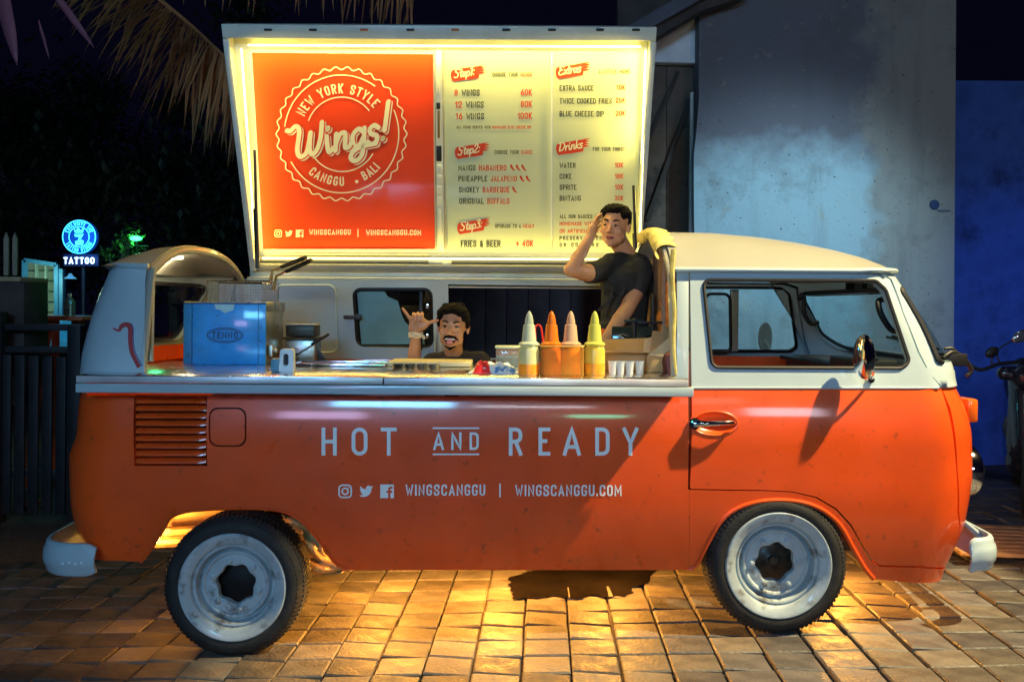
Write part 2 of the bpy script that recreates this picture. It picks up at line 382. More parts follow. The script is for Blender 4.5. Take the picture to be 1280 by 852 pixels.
def script(mb, s, x, yb, h, mp, lift, rot=0, shear=.22, st=.17, off=(0,0), fat=0, dotc=True):
    cx = 0; k = 0; c_, s_ = math.cos(rot), math.sin(rot)
    def m2(a_, b_, l_):
        a = a_*h; b = b_*h; a += b*shear
        return mp(x+a*c_-b*s_+off[0]*h, yb-(a*s_+b*c_)+off[1]*h, l_)
    for ch in s:
        adv, sts = SCR[ch]
        for p in sts:
            pts = crom([(cx+q[0], q[1]) for q in p], 5)
            w = st+fat; w0 = w*(1.05 if len(p) == 2 and abs(p[0][1]-p[1][1]) < .1 else 1)
            # round ends
            ribbon(mb, [(q[0], q[1]) for q in pts], w0, m2, lift+.00015*(k%6), False, 9); k += 1
            for e in (pts[0], pts[-1]):
                poly = [(e[0]+w0/2*math.cos(t*math.pi/5), e[1]+w0/2*math.sin(t*math.pi/5)) for t in range(10)]
                patch(mb, poly, m2, lift+.00015*(k%6)+.00007)
        cx += adv
    return cx*h
def ring(mb, cx, cy, r, w, mp, lift, a0=0, a1=360, n=64, wave=0, waves=0, ry=None):
    ry = ry or r; closed = a1-a0 >= 360; pts = []
    m = n if closed else n+1
    for i in range(m):
        a = rad(a0+(a1-a0)*i/n); q = 1+wave*math.cos(waves*a); pts.append((cx+r*q*math.cos(a), cy-ry*q*math.sin(a)))
    ribbon(mb, pts, w, mp, lift, closed, 99)
def social(mb, x, y, s, mp, lift, step, m_, par):
    """camera, bird and letter f icons; x, y = top-left"""
    t = s*.11; mb = MB()
    def done(nm):
        nonlocal mb
        mb.obj(nm, m_, par, smooth=False, fix=False); mb = MB()
    ribbon(mb, fillet([(x+t/2,y+t/2),(x+s-t/2,y+t/2),(x+s-t/2,y+s-t/2),(x+t/2,y+s-t/2)], s*.24), t, mp, lift, True)
    ring(mb, x+s/2, y+s/2, s*.22, t, mp, lift, n=20); patch(mb, [(x+s*.76+s*.05*math.cos(a), y+s*.25+s*.05*math.sin(a)) for a in [q*math.pi/3 for q in range(6)]], mp, lift)
    done('camera_icon')
    bx = x+step; B = [(0,.80),(.18,.80),(.28,.74),(.14,.66),(.10,.58),(.19,.57),(.06,.46),(.04,.35),(.14,.38),(.05,.25),(.07,.12),(.25,.28),(.48,.36),(.50,.20),(.62,.08),(.80,.10),(.86,.15),(1.0,.10),(.93,.21),(1.0,.20),(.90,.30),(.88,.50),(.76,.72),(.55,.87),(.30,.92),(.10,.88)]
    patch(mb, [(bx+a*s, y+b*s) for a,b in B], mp, lift)
    done('bird_icon')
    fx = x+2*step
    sq = fillet([(0,0),(1,0),(1,1),(.74,1,.001),(.74,.62,.001),(.88,.62,.001),(.90,.46,.001),(.74,.46,.001),(.74,.36,.001),(.80,.30,.001),(.91,.30,.001),(.91,.16,.001),(.72,.15,.001),(.58,.28,.001),(.58,.46,.001),(.45,.46,.001),(.45,.62,.001),(.58,.62,.001),(.58,1,.001),(0,1)], .0)
    patch(mb, [(fx+a*s, y+b*s) for a,b in sq], mp, lift); done('letter_icon')
# ------------------------------------------------------------------ the van's skin: a surface S(u, z) that wraps the plan outline
VW = 1.66
ZB = at(1000, 485, 0).z               # belt line
ZG = at(990, 338, .14).z              # gutter
def ys(z):
    if z < .72: return .055*((.72-z)/.45)**2
    if z < ZB-.26: return 0.0
    if z < ZB: return .55*(z-ZB+.26)**2
    return .0372+(z-ZB)*.225
def lerp(z, T):
    if z <= T[0][0]: return T[0][1]
    for (a,b),(c,d) in zip(T, T[1:]):
        if z <= c: return b+(d-b)*(z-a)/(c-a)
    return T[-1][1]
def _px_end(px, py, Y, dx): return (at(px, py, Y).z, at(px, py, Y).x+dx)
XFT = sorted([_px_end(1190,722,.12,.03), _px_end(1210,660,.12,.035), _px_end(1217,600,.12,.04), _px_end(1216,540,.12,.04), _px_end(1210,510,.12,.04), _px_end(1198,480,.14,.03),
              _px_end(1188,455,.22,.03), _px_end(1160,405,.24,.03), _px_end(1119,343,.27,.03), _px_end(1112,330,.30,.02)])
XRT = sorted([_px_end(108,702,.12,-.035), _px_end(92,672,.12,-.035), _px_end(86,640,.12,-.04), _px_end(85,560,.12,-.04), _px_end(95,545,.12,-.04), _px_end(96,490,.12,-.04),
              _px_end(101,440,.18,-.03), _px_end(112,390,.2,-.03), _px_end(133,332,.25,-.02), _px_end(137,322,.27,-.02)])
def smooth_tab(T, a, b, n=60):
    zs = [a+(b-a)*i/n for i in range(n+1)]; vs = [lerp(z, T) for z in zs]
    for _ in range(2): vs = [vs[0]]+[(vs[i-1]+2*vs[i]+vs[i+1])/4 for i in range(1, n)]+[vs[-1]]
    return lambda z: lerp(z, list(zip(zs, vs)))
_zf = [.2+1.6*i/80 for i in range(81)]
def _mk(T):
    vs = [lerp(z, T) for z in _zf]
    for _ in range(3): vs = [vs[0]]+[(vs[i-1]+2*vs[i]+vs[i+1])/4 for i in range(1, 80)]+[vs[-1]]
    def f(z):
        t = (z-.2)/.02; i = max(0, min(79, int(t))); k = t-i
        return vs[i]+(vs[i+1]-vs[i])*k
    return f
xfr = _mk(XFT); xre = _mk(XRT)
def rr(z): return .27 if z < ZB else .24
def S(u, z):
    y0 = ys(z); r = rr(z); fw = u >= 0; a = abs(u); xe = xfr(z) if fw else -xre(z); c = xe-r
    if a <= c: x, y = a, y0
    else:
        s = a-c; Q = r*math.pi/2; Wf = VW-2*y0-2*r
        if s < Q: th = s/r; x, y = c+r*math.sin(th), y0+r*(1-math.cos(th))
        elif s < Q+Wf: t = (s-Q)/Wf*2-1; x, y = xe+.05*(1-t*t), y0+r+(s-Q)
        elif s < 2*Q+Wf: th = (s-Q-Wf)/r; x, y = c+r*math.cos(th), VW-y0-r+r*math.sin(th)
        else: x, y = c-(s-2*Q-Wf), VW-y0
    return Vector((x if fw else -x, y, z))
def SN(u, z):
    e = .004; a = S(u+e, z)-S(u-e, z); b = S(u, z+e)-S(u, z-e); n = a.cross(b)
    return n.normalized()            # outward (towards -y on the near side)
def uz(px, py):
    Y = .02
    for _ in range(4):
        p = at(px, py, Y); z = p.z; c = (xfr(z) if p.x > 0 else -xre(z))-rr(z)
        if abs(p.x) < c: u = p.x; Y = ys(z)
        else:
            sg = 1 if p.x > 0 else -1; lo = c; best = None; q = c
            for k in range(60):
                a = c+rr(z)*1.5*k/59; v = proj(S(sg*a, z))[0]
                if (v-px)*sg >= 0: best = a; break
                if best is None and k and (v-pv)*sg < 0: best = a; break
                pv = v
            u = sg*(best if best is not None else c+rr(z)*1.45); Y = S(u, z).y
    return u, z
def van_mp(px, py, lift):
    u, z = uz(px, py); return S(u, z)+SN(u, z)*lift
def panel(name, outer, holes, mats, parent, pick=None, px=True, far=False, du=.045, dz=.045, rim=.022, lift=0, rimmat=None, cuts=()):
    """a piece of skin cut out of S: outline and holes in photo pixels (or (u, z) when px=False), with a folded edge"""
    cvt = (lambda l: [uz(*p[:2]) for p in l]) if px else (lambda l: [tuple(p[:2]) for p in l])
    loops = [cvt(outer)]+[cvt(h) for h in holes]
    flat = [p for l in loops for p in l]
    tri = tessellate_polygon([[Vector((p[0],p[1],0)) for p in l] for l in loops])
    bm = bmesh.new(); vs = [bm.verts.new((p[0],p[1],0)) for p in flat]
    for t in tri:
        try: bm.faces.new([vs[i] for i in t])
        except ValueError: pass
    umin, umax = min(p[0] for p in flat), max(p[0] for p in flat); zmin, zmax = min(p[1] for p in flat), max(p[1] for p in flat)
    us = [umin+du*i for i in range(1, int((umax-umin)/du)+1)]
    if umax > 1.6: us += [1.75+.03*i for i in range(30) if 1.75+.03*i < umax]
    if umin < -1.6: us += [-1.72-.03*i for i in range(30) if -1.72-.03*i > umin]
    for u in us: bmesh.ops.bisect_plane(bm, geom=bm.verts[:]+bm.edges[:]+bm.faces[:], plane_co=(u,0,0), plane_no=(1,0,0), dist=1e-5)
    zs = [zmin+dz*i for i in range(1, int((zmax-zmin)/dz)+1)]+list(cuts)
    for z in zs: bmesh.ops.bisect_plane(bm, geom=bm.verts[:]+bm.edges[:]+bm.faces[:], plane_co=(0,z,0), plane_no=(0,1,0), dist=1e-5)
    bm.verts.ensure_lookup_table(); bm.normal_update()
    for f in bm.faces:
        if f.normal.z < 0: f.normal_flip()
    bound = [e for e in bm.edges if e.is_boundary]
    uzs = [(v.co.x, v.co.y) for v in bm.verts]; fcs = [([v.index for v in f.verts], f.calc_center_median().y) for f in bm.faces]
    bm.verts.index_update(); fcs = [([v.index for v in f.verts], f.calc_center_median().y) for f in bm.faces]
    be = [(e.link_loops[0].vert.index, e.link_loops[0].link_loop_next.vert.index) for e in bound]
    bm.free()
    P = []; Nn = []
    for u, z in uzs:
        p = S(u, z); n = SN(u, z)
        if far: p = Vector((p.x, VW-p.y, p.z)); n = Vector((n.x, -n.y, n.z))
        P.append(p+n*lift); Nn.append(n)
    nv = len(P); idx = {}; V = list(P); NN = list(Nn); Fc = []; MI = []
    for f, cz in fcs:
        Fc.append(f[::-1] if far else f); MI.append(pick(cz) if pick else 0)
    if rim:
        nm = len(mats) if isinstance(mats, (list, tuple)) else 1
        for a, b in be:
            k = len(V); V += [P[a], P[b], P[b]-Nn[b]*rim, P[a]-Nn[a]*rim]
            t = (P[b]-P[a]).cross(Nn[a]); t = t.normalized() if t.length else Nn[a]
            NN += [t]*4; Fc.append([k, k+1, k+2, k+3] if far else [k, k+3, k+2, k+1]); MI.append(pick((uzs[a][1]+uzs[b][1])/2) if pick else 0)
    me = bpy.data.meshes.new(name); me.from_pydata([tuple(v) for v in V], [], Fc)
    ms = mats if isinstance(mats, (list,tuple)) else [mats]
    for q in ms: me.materials.append(q)
    me.polygons.foreach_set('material_index', MI); me.polygons.foreach_set('use_smooth', [True]*len(Fc))
    me.normals_split_custom_set_from_vertices([tuple(n) for n in NN])
    o = bpy.data.objects.new(name, me); COL.objects.link(o)
    if parent: o.parent = parent
    return o
def seal(name, loop, r, m, parent, px=True, far=False, lift=.002, closed=True, n=6):
    mb = MB(); pts = []
    for p in loop:
        u, z = uz(*p[:2]) if px else p[:2]; q = S(u, z); nn = SN(u, z)
        if far: q = Vector((q.x, VW-q.y, q.z)); nn = Vector((nn.x, -nn.y, nn.z))
        pts.append(q+nn*lift)
    mb.tube(pts, r, n, closed)
    return mb.obj(name, m, parent)
def skin_sheet(name, loop, m, parent, far=False, lift=-.012, px=True):
    return panel(name, loop, [], m, parent, px=px, far=far, rim=0, lift=lift, du=.2, dz=.2)

TRUCK = thing('food_truck', 'orange and white vintage pickup van converted to a wings stall, lit menu hatch raised', 'food truck')
T = TRUCK
SHY = -.13                                        # how far the serving shelf stands out from the body
ZT = at(480, 471, SHY).z                          # counter top
zbelt = lambda z: 1 if z > ZB else 0

# --- lower side panel with the wheel arch and louvres
archR = [(176,702),(190,684),(205,660),(214,646,6),(240,638,8),(300,635),(350,638,8),(378,652,10),(399,676),(418,702),(432,712,5)]
side = [(100,495),(115,494.6),(135,494.4),(200,494.4),(300,494.6),(500,495),(860,495),(860,611),(861.3,612),(861.3,712)]+archR[::-1]+[(150,700),(112,698,12),(94,680,8),(87,650,5),(86,600,3),(86,568,2),(94,558,2),(95,520)]
vent = [(170,495.5),(258,495.5),(258,581),(170,581)]
flap = fillet([(261,509),(308,509),(308,558),(261,558)], 11)
body = panel('side_panel', fillet(side, 0, True, 4), [[(168,496),(259,496),(259,582),(168,582)], flap], ORANGE, T, rim=.03)
# back plate and nine louvre slats
mb = MB(); a = van_mp(168,496,-.028); b = van_mp(259,582,-.028)
mb.box(((a.x+b.x)/2, .075, (a.z+b.z)/2), (abs(b.x-a.x)+.03, .004, abs(a.z-b.z)+.02)); mb.obj('louvre_back', mat('slot_brown',(.05,.012,.008),.8), T)
for i in range(9):
    y0 = 497.5+i*9.4; mb = MB(); n = 14; vs = []; fs = []
    for k in range(n+1):
        px = 169.5+(88)*k/n; e = min(1, min(k, n-k)/1.3)
        for dy, l in ((.0,-.022),(1.2,-.004),(3.6,.004*e),(6.1,.009*e-.002),(6.6,.004*e-.003),(5.4,-.012)):
            vs.append(van_mp(px, y0+dy, 0)-Vector((0,l,0)))
    m = 6
    for k in range(n):
        for j in range(m-1): fs.append((k*m+j, (k+1)*m+j, (k+1)*m+j+1, k*m+j+1))
    mb.add(vs, fs).obj('louvre_slat', ORANGE, T, fix=False)
fl = panel('fuel_flap', fillet([(263,511),(306,511),(306,556),(263,556)], 10), [], ORANGE, T, rim=.012)
mb = MB(); p = van_mp(284,533,-.022); mb.box((p.x,.05,p.z), (.2,.004,.2)); mb.obj('filler_recess', BLACK, T)
# folded wheel-arch edge
def archlip(name, pts, r=.008):
    seal(name, crom([(*p[:2],0) for p in pts], 4), r, ORANGE, T, lift=-.002, closed=False, n=8)
archlip('rear_arch_lip', archR)
# --- the piece between shelf and door carries on into the front quarter
archF = [(862,712),(872,704),(884,680),(897,657),(912,641),(935,630),(965,625),(1000,627),(1028,637),(1050,656),(1066,684),(1080,708),(1092,723)]
front_lower = [(861.5,612),(905,613),(955,613.5),(990,615),(1020,622),(1045,637),(1063,657),(1078,683),(1090,702,4),(1100,708,3),(1150,709),(1191,708.5,2),(1196,690),(1198,640),(1197,590),(1193,545),(1187,510),(1178,484),(1166,471),(1150,461),
               (1172,457),(1200,463),(1197,480),(1209,510),(1216,540),(1217,600),(1210,660),(1192,700),(1190,722)]
fq = panel('front_quarter', front_lower+archF[::-1]+[(861.5,712)], [], [ORANGE, WHITE], T, pick=zbelt, cuts=(ZB,), rim=.03)
archlip('front_arch_lip', archF, .011)
# --- door with its window
gapw = 1.6
door = [(862.6,341),(1096,343,14),(1112,349,5),(1128,392),(1146,440),(1158,463,5),(1176,487),(1190,540),(1195,590),(1196,640),(1193.5,690),(1189,706.5,3),(1150,706.5),(1101,706,3),(1091,700.2,4),(1079,681.4),(1064.5,655.5),(1046,635.2),(1021,620.7),(990,613.7),(955,612.1),(862.6,610.6,2)]
win = fillet([(879,350,8),(1094,351,10),(1106,362,8),(1137,452,9),(1126,460,8),(890,459,10)], 0, True, 6)
cup_c = uz(893, 529); CRX, CRZ = .098, .050
cuph = [(cup_c[0]+CRX*math.cos(a), cup_c[1]+CRZ*math.sin(a)) for a in [2*math.pi*k/28 for k in range(28)]]
def _toPx(l): return [proj(S(*p)) for p in l]
dr = panel('door', fillet(door, 0, True, 4), [win, _toPx(cuph)], [ORANGE, WHITE], T, pick=zbelt, cuts=(ZB,), rim=.035)
seal('window_seal', win, .0085, RUBBER, dr)
skin_sheet('window_pane', win, GLASS, dr, lift=-.012)
# swage line above the colour break
seal('belt_moulding', [(x, 484.5) for x in (862,900,950,1000,1050,1100,1150,1172)], .006, WHITE, dr, closed=False, lift=0)
# handle: dished ring, chrome grip
mb = MB(); V = []; pr = ((1.16,-.001),(1.08,.004),(1.0,.003),(.93,-.006),(.80,-.018),(.5,-.028),(.2,-.031),(.02,-.031))
for k in range(32):
    a_ = 2*math.pi*k/32
    for r_, l_ in pr:
        u_, z_ = cup_c[0]+CRX*r_*math.cos(a_), cup_c[1]+CRZ*r_*math.sin(a_); V.append(S(u_, z_)+SN(u_, z_)*l_)
mb.add(V, [(k*8+i, ((k+1)%32)*8+i, ((k+1)%32)*8+i+1, k*8+i+1) for k in range(32) for i in range(7)]); mb.obj('handle_dish', ORANGE, dr, ang=70)
mb = MB(); A = van_mp(869,529,.012); B = van_mp(916,528,.03); mb.tube([van_mp(868,529,.0), van_mp(868,529,.028), van_mp(880,529,.04), van_mp(900,528.6,.042), van_mp(914,528,.034), van_mp(917,528,.01)], [.017,.016,.012,.010,.010,.009], 10)
mb.tube([van_mp(868,529,.0), van_mp(868,529,.012)], .026, 16); mb.obj('door_handle', CHROME, dr)
# --- rear corner pillar with the remains of a painted scroll
rp_ = [(98,466),(100,445),(106,418),(114,392),(124,358),(134,333),(160,331),(184,330),(181.5,350),(180.5,400),(180,466)]
rear_pillar = panel('rear_pillar', rp_, [], WHITE, T, rim=.03)
mb = MB(); sc = crom([(141,409,0),(149,413,0),(153,407,0),(160,406,0),(163,412,0),(163,425,0),(165,440,0),(169,449,0),(174,459,0)], 6)
ribbon(mb, sc, 6.5, van_mp, .0012, scale_w=lambda t: .12+.95*min(1, t*3)*(1-.3*t)); mb.obj('painted_scroll', mat('scroll_red', (.36,.03,.03), .5), T)
mb = MB(); ribbon(mb, [(p[0]+3.6, p[1]-1.6) for p in sc[8:]], 1.2, van_mp, .0010); mb.obj('scroll_outline', mat('scroll_blue', (.03,.05,.22), .5), T)
# --- the back of the van and the front: skin round the corners, from (u, z)
def uzp(px, py): return uz(px, py)
zlow, zbot = at(150,700,.05).z, at(1190,722,.1).z
URr = -(abs(uz(86,600)[0])-.02); UFf = uz(1217,600)[0]-.02
fullR = -( -xre(.8) + .27*math.pi/2*2 + VW - .54 - .27 )       # reaches the far side
def ring_far(sign, z):       # u at which the far side begins again
    xe = xfr(z) if sign > 0 else -xre(z); r = rr(z); return sign*(xe-r+math.pi*r+VW-2*ys(z)-2*r)
# rear face below and above the belt
_u0 = uz(100,600)[0]
rb = panel('rear_body', [(_u0,zlow+.02),(_u0,ZB+.03),(ring_far(-1,ZB),ZB+.03),(ring_far(-1,ZB),zlow)], [], ORANGE, T, px=False, rim=0, lift=-.004)
hu0, hu1 = -(-xre(1.3)-.24+.5), -(-xre(1.3)-.24+.24*math.pi/2+1.1)
hatch_hole = fillet([(hu0,ZB+.15),(hu1+.02,ZB+.15),(hu1+.05,ZG-.06),(hu0-.03,ZG-.06)], .06)
_u1 = uz(110,440)[0]
ru = panel('rear_upper', [(_u1,ZB+.03),(_u1,ZG),(ring_far(-1,ZG),ZG),(ring_far(-1,ZB),ZB+.03)], [hatch_hole], WHITE, T, px=False, rim=.03, lift=-.003)
panel('rear_inner_band', [(_u1,ZB+.03),(_u1,ZB+.12),(ring_far(-1,ZB+.12),ZB+.12),(ring_far(-1,ZB),ZB+.03)], [], ORANGE, T, px=False, rim=0, lift=-.035)
seal('rear_window_seal', hatch_hole, .012, RUBBER, ru, px=False)
skin_sheet('rear_window_pane', hatch_hole, GLASS, ru, px=False)
# front face: nose in orange, windscreen above
_u2 = uz(1212,600)[0]
fb = panel('front_body', [(_u2,zbot),(_u2,ZB),(ring_far(1,ZB)+.3,ZB),(ring_far(1,ZB)+.3,zbot)], [], ORANGE, T, px=False, rim=0, lift=-.003)
cx0 = xfr(1.4)-.24
cz_ = lambda z: xfr(z)-rr(z)
def far_u(z, s_): return ring_far(1, z)-s_
_wz0, _wz1 = ZB+.05, ZG-.05
_wa, _wb = uz(1172,453), uz(1125,361)
ws = [(_wb[0]+(_wa[0]-_wb[0])*t+.012*math.sin(math.pi*t), _wb[1]+(_wa[1]-_wb[1])*t) for t in [k/8 for k in range(9)]]
ws = fillet([(*ws[0],.05)]+ws[1:-1]+[(*ws[-1],.05), (far_u(_wa[1],.13),_wa[1],.06), (far_u(_wb[1],.13),_wb[1],.06)], 0)
_u3 = uz(1124,372)[0]
fu = panel('front_upper', [(uz(1162,463)[0],ZB),uz(1160,461),uz(1148.5,439),uz(1130.5,391),uz(1114.5,348),(uz(1100,342)[0],ZG),(ring_far(1,ZG)+.02,ZG),(ring_far(1,ZB)+.05,ZB)], [ws], WHITE, T, px=False, rim=.03, lift=-.003)
seal('windscreen_seal', ws, .013, RUBBER, fu, px=False)
skin_sheet('windscreen', ws, GLASS, fu, px=False, lift=-.008)
# --- far side, mirror image of the near one
fl_l = [(xre(.8)+.3,zlow),(xre(.8)+.3,ZB+.02),(.74,ZB+.02),(.74,zbot+.05),(-.6,zbot+.05),(-.75,.62),(-1.2,.70),(-1.6,.62),(-1.75,zlow)]
panel('far_lower_side', fl_l, [], ORANGE, T, px=False, far=True, rim=.02)
FY = VW-.07
def fpt(px, py): p = at(px, py, FY); return (p.x, p.z)
win_far = fillet([fpt(444,360), fpt(543,360), fpt(543,435), fpt(446,433)], .055, True, 6)
open_far = [fpt(562,356), (.66, fpt(838,359)[1]), (.66, fpt(838,457)[1]), fpt(562,455)]
ftop = ZG
lowz = ZB+.02
far_top = [(-1.72,lowz),(-1.72,ftop),(.74,ftop),(.74,lowz)]
fw = panel('far_upper_side', far_top, [win_far, [ (a, max(b, lowz+.012)) for a,b in open_far]], WHITE, T, px=False, far=True, rim=.035)
seal('side_window_seal', win_far, .018, RUBBER, fw, px=False, far=True, lift=-.02)
# inner skin of the far side: one bright, one orange band, pressed panel outline
INY = VW-.10
mb = MB()
def wall_mp(a, b, w): return Vector((a, VW-ys(b)-.045+w, b))
mb.prism([(-1.66,lowz),(-1.66,ftop-.02),(.72,ftop-.02),(.72,lowz)], .004, wall_mp, [win_far, [(a, max(b, lowz+.012)) for a,b in open_far]])
mb.obj('inner_side_lining', WHITE, T)
mb = MB(); q = fpt(330,441), fpt(557,456); mb.box(((q[0][0]+q[1][0])/2, VW-.062, (q[0][1]+q[1][1])/2-.1), (q[1][0]-q[0][0], .02, .2+q[0][1]-q[1][1])); mb.obj('inner_orange_band', ORANGE, T, bevel=.004)
for lp in ([(352,357),(424,357),(424,440),(352,440)],):
    mb = MB(); pts = [wall_mp(*fpt(*p), -.006) for p in fillet(lp, 9)]; mb.tube(pts, .005, 6, True); mb.obj('pressed_outline', WHITE, T)
# rails along the top of the far side
a, b = fpt(330,343), fpt(842,350)
mb = MB(); mb.box(((-1.64+.73)/2, VW-.13, ZG-.035), (2.37,.06,.05)); mb.box(((-1.64+.73)/2, VW-.165, ZG-.01), (2.37,.03,.02)); mb.box(((-1.64+.73)/2, VW-.115, ZG+.025), (2.37,.02,.10)); mb.obj('side_rail', GALV, T, bevel=.006)
mb = MB(); x = fpt(557,0)[0]; mb.box((x, VW-.11, (ZB+ZG)/2), (.05,.05,ZG-ZB-.03)); mb.box((x-.045, VW-.125, (ZB+ZG)/2), (.012,.03,ZG-ZB-.03)); mb.obj('window_post', WHITE, T, bevel=.006)
# sliding panes and latches in the far window
wx0, wx1 = fpt(446,0)[0], fpt(541,0)[0]; wz0, wz1 = fpt(0,433)[1], fpt(0,361)[1]
xm = fpt(530,0)[0]
skin_sheet('side_window_pane', win_far, GLASS, fw, far=True, px=False, lift=-.03)
frost = mat('frosted_film', (.30,.52,.55), .3, coat=.6, var=.18, scale=4)
frl = [fpt(449,363),fpt(482,363),fpt(487,371),fpt(499,376),fpt(503,392),fpt(507,402),fpt(516,410),fpt(529,414),fpt(531,430),fpt(452,430)]
mb = MB(); mb.prism(frl, .003, lambda a,b,w: Vector((a, VW-ys(b)-.012+w, b))); mb.obj('frosted_film', frost, fw)
mb = MB(); mb.box((xm, VW-ys(1.4)-.035, (wz0+wz1)/2), (.02,.02,wz1-wz0)); mb.obj('pane_divider', BLACK, fw, bevel=.003)
for zz in (382, 419):
    mb = MB(); q = fpt(536, zz); mb.box((q[0], VW-ys(1.4)-.05, q[1]), (.02,.03,.035)); mb.obj('pane_latch', CHROME, fw, bevel=.004)
mb = MB(); q = fpt(447, 396); mb.box((q[0]-.02, VW-ys(1.4)-.06, q[1]), (.10,.03,.022)); mb.box((q[0]+.02, VW-ys(1.4)-.07, q[1]), (.04,.03,.035)); mb.obj('window_catch', BLACK, fw, bevel=.004)
# far door: same outline as the near one, seen through the cab
dfar = [uz(*p) for p in fillet(door, 0, True, 3)]; wfar = [uz(*p) for p in win]
xw0 = at(800, 400, VW-.06).x
fd = panel('passenger_door', dfar, [wfar], [ORANGE, WHITE], T, px=False, far=True, pick=zbelt, cuts=(ZB,), rim=.035)
seal('passenger_window_seal', wfar, .010, RUBBER, fd, px=False, far=True)
# lining of the far door and its window bar
mb = MB(); mb.prism([p for p in [(.80,.55),(.80,ZB+.055),(1.83,ZB+.055),(1.86,.55)]], .006, lambda a,b,w: Vector((a, VW-.085+w, b))); mb.obj('door_lining', ORANGE, fd)
mb = MB()
q = [at(918,362,VW-.09), at(917,440,VW-.06)]
mb.bar(q[0], q[1], .05, .03, up=(0,1,0)); mb.obj('window_pillar', CREAM, fd, bevel=.004)
lw = fillet([(at(882,360,VW-.11).x, at(0,361,VW-.11).z), (at(913,360,VW-.11).x, at(0,361,VW-.11).z), (at(913,360,VW-.08).x, at(0,434,VW-.08).z), (at(882,0,VW-.08).x, at(0,434,VW-.08).z)], .04)
mb = MB(); mb.tube([Vector((a, VW-.10, b)) for a,b in lw], .010, 6, True); mb.obj('quarter_window_seal', RUBBER, fd)
# --- gutter and roofs
XC0, XC1 = at(845,300,.1).x, 0
def roof(name, x0, x1, htop, parent, m, dirn, x_flat, n=26, k=22, thick=.025):
    vs = []; mb = MB()
    def pt(i, j, off=0):
        t = i/n; x = x0+(x1-x0)*(1-(1-t)**1.7 if True else t); s = max(0, (abs(x-x0)/abs(x1-x0)-x_flat)/(1-x_flat))
        yg = ys(ZG)+.0; v = j/k*2-1; half = VW/2-yg
        h = htop(t if False else abs(x-x0)/abs(x1-x0))*(1-s**4*.0)
        yy = VW/2+v*(half-off)*(1-.16*s**3*0); a = abs(v)
        z = ZG+(h-off)*(1-a**2.8)
        # plan rounding at the end
        xe = x
        if s > 0: lim = 1-(a**3.2)*.13; xe = x0+(x-x0)*(1-s**3*(1-lim))
        return Vector((xe, yy, z))
    top = [[pt(i,j) for j in range(k+1)] for i in range(n+1)]; bot = [[pt(i,j,thick) for j in range(k+1)] for i in range(n+1)]
    V = [p for r in top for p in r]+[p for r in bot for p in r]; Fs = []; w = k+1; o = (n+1)*w
    for i in range(n):
        for j in range(k):
            Fs.append((i*w+j,(i+1)*w+j,(i+1)*w+j+1,i*w+j+1)); Fs.append((o+i*w+j,o+i*w+j+1,o+(i+1)*w+j+1,o+(i+1)*w+j))
    for j in range(k): Fs.append((j,j+1,o+j+1,o+j)); Fs.append((n*w+j, o+n*w+j, o+n*w+j+1, n*w+j+1))
    mb.add(V, Fs); return mb.obj(name, m, parent, ang=60)
hr = at(900,293,VW/2).z-ZG
XE = xfr(ZG)+.045
cab_roof = roof('cab_roof', XC0, XE, lambda t: lerp(t, [(0,hr),(.25,hr*.985),(.45,hr*.90),(.62,hr*.77),(.76,hr*.62),(.87,hr*.45),(.95,hr*.25),(1,.012)]), T, CREAM, 1, .55)
XRc = at(180,400,.1).x
hr2 = at(240,309,VW/2).z-ZG
rear_roof = roof('rear_roof', XRc, xre(ZG)+.005, lambda t: lerp(t, [(0,hr2),(.4,hr2*.92),(.7,hr2*.7),(.9,hr2*.35),(1,.012)]), T, CREAM, -1, .5)
def gutter(name, x0, x1, m, wrap=0):
    mb = MB(); pts = []
    for i in range(13): 
        x = x0+(x1-x0)*i/12; pts.append(Vector((x, ys(ZG)-.012, ZG)))
    for i in range(wrap):
        u = x1+(.05*(i+1) if x1 > 0 else -.05*(i+1)); p = S(u, ZG)+SN(u, ZG)*.012; pts.append(p)
    mb.tube(pts, [.013]*len(pts), 8); return mb.obj(name, m, T)
gutter('cab_gutter', XC0, xfr(ZG)-.25, WHITE, 20); gutter('rear_gutter', XRc, xre(ZG)+.24, WHITE, 20)
# cut hoop edges
def hoop(name, x, hh, r, m, parent, far_down=ZB, near_down=ZB):
    mb = MB(); pts = [Vector((x, ys(near_down)+.02, near_down)), Vector((x, ys(1.35)+.02, 1.35)), Vector((x, ys(ZG-.08)+.02, ZG-.08))]
    for j in range(0, 23):
        v = j/22*2-1; pts.append(Vector((x, VW/2+v*(VW/2-ys(ZG)-.02), ZG-.02+(hh-.005)*(1-abs(v)**2.8))))
    pts += [Vector((x, VW-ys(1.4)-.02, 1.4)), Vector((x, VW-ys(far_down)-.02, far_down))]
    mb.tube(pts, r, 8); return mb.obj(name, m, parent)
hoop('rear_hoop', XRc+.005, hr2, .020, CREAM, T)
hoop('cab_hoop', XC0-.008, hr, .018, CREAM, T)
mb = MB()       # near post beside the door and the wide jamb of the rear pillar
mb.prism([uz(846,341), uz(861,341), uz(861,484), uz(846,484)], .03, lambda a,b,w: Vector((a, ys(b)+.002+w, b))); mb.obj('door_post', WHITE, T, bevel=.003)
mb = MB(); mb.bar(at(184,452,.12), at(186,345,.24), .03, .05, up=(1,0,0)); mb.obj('rear_jamb', CREAM, T, bevel=.004)
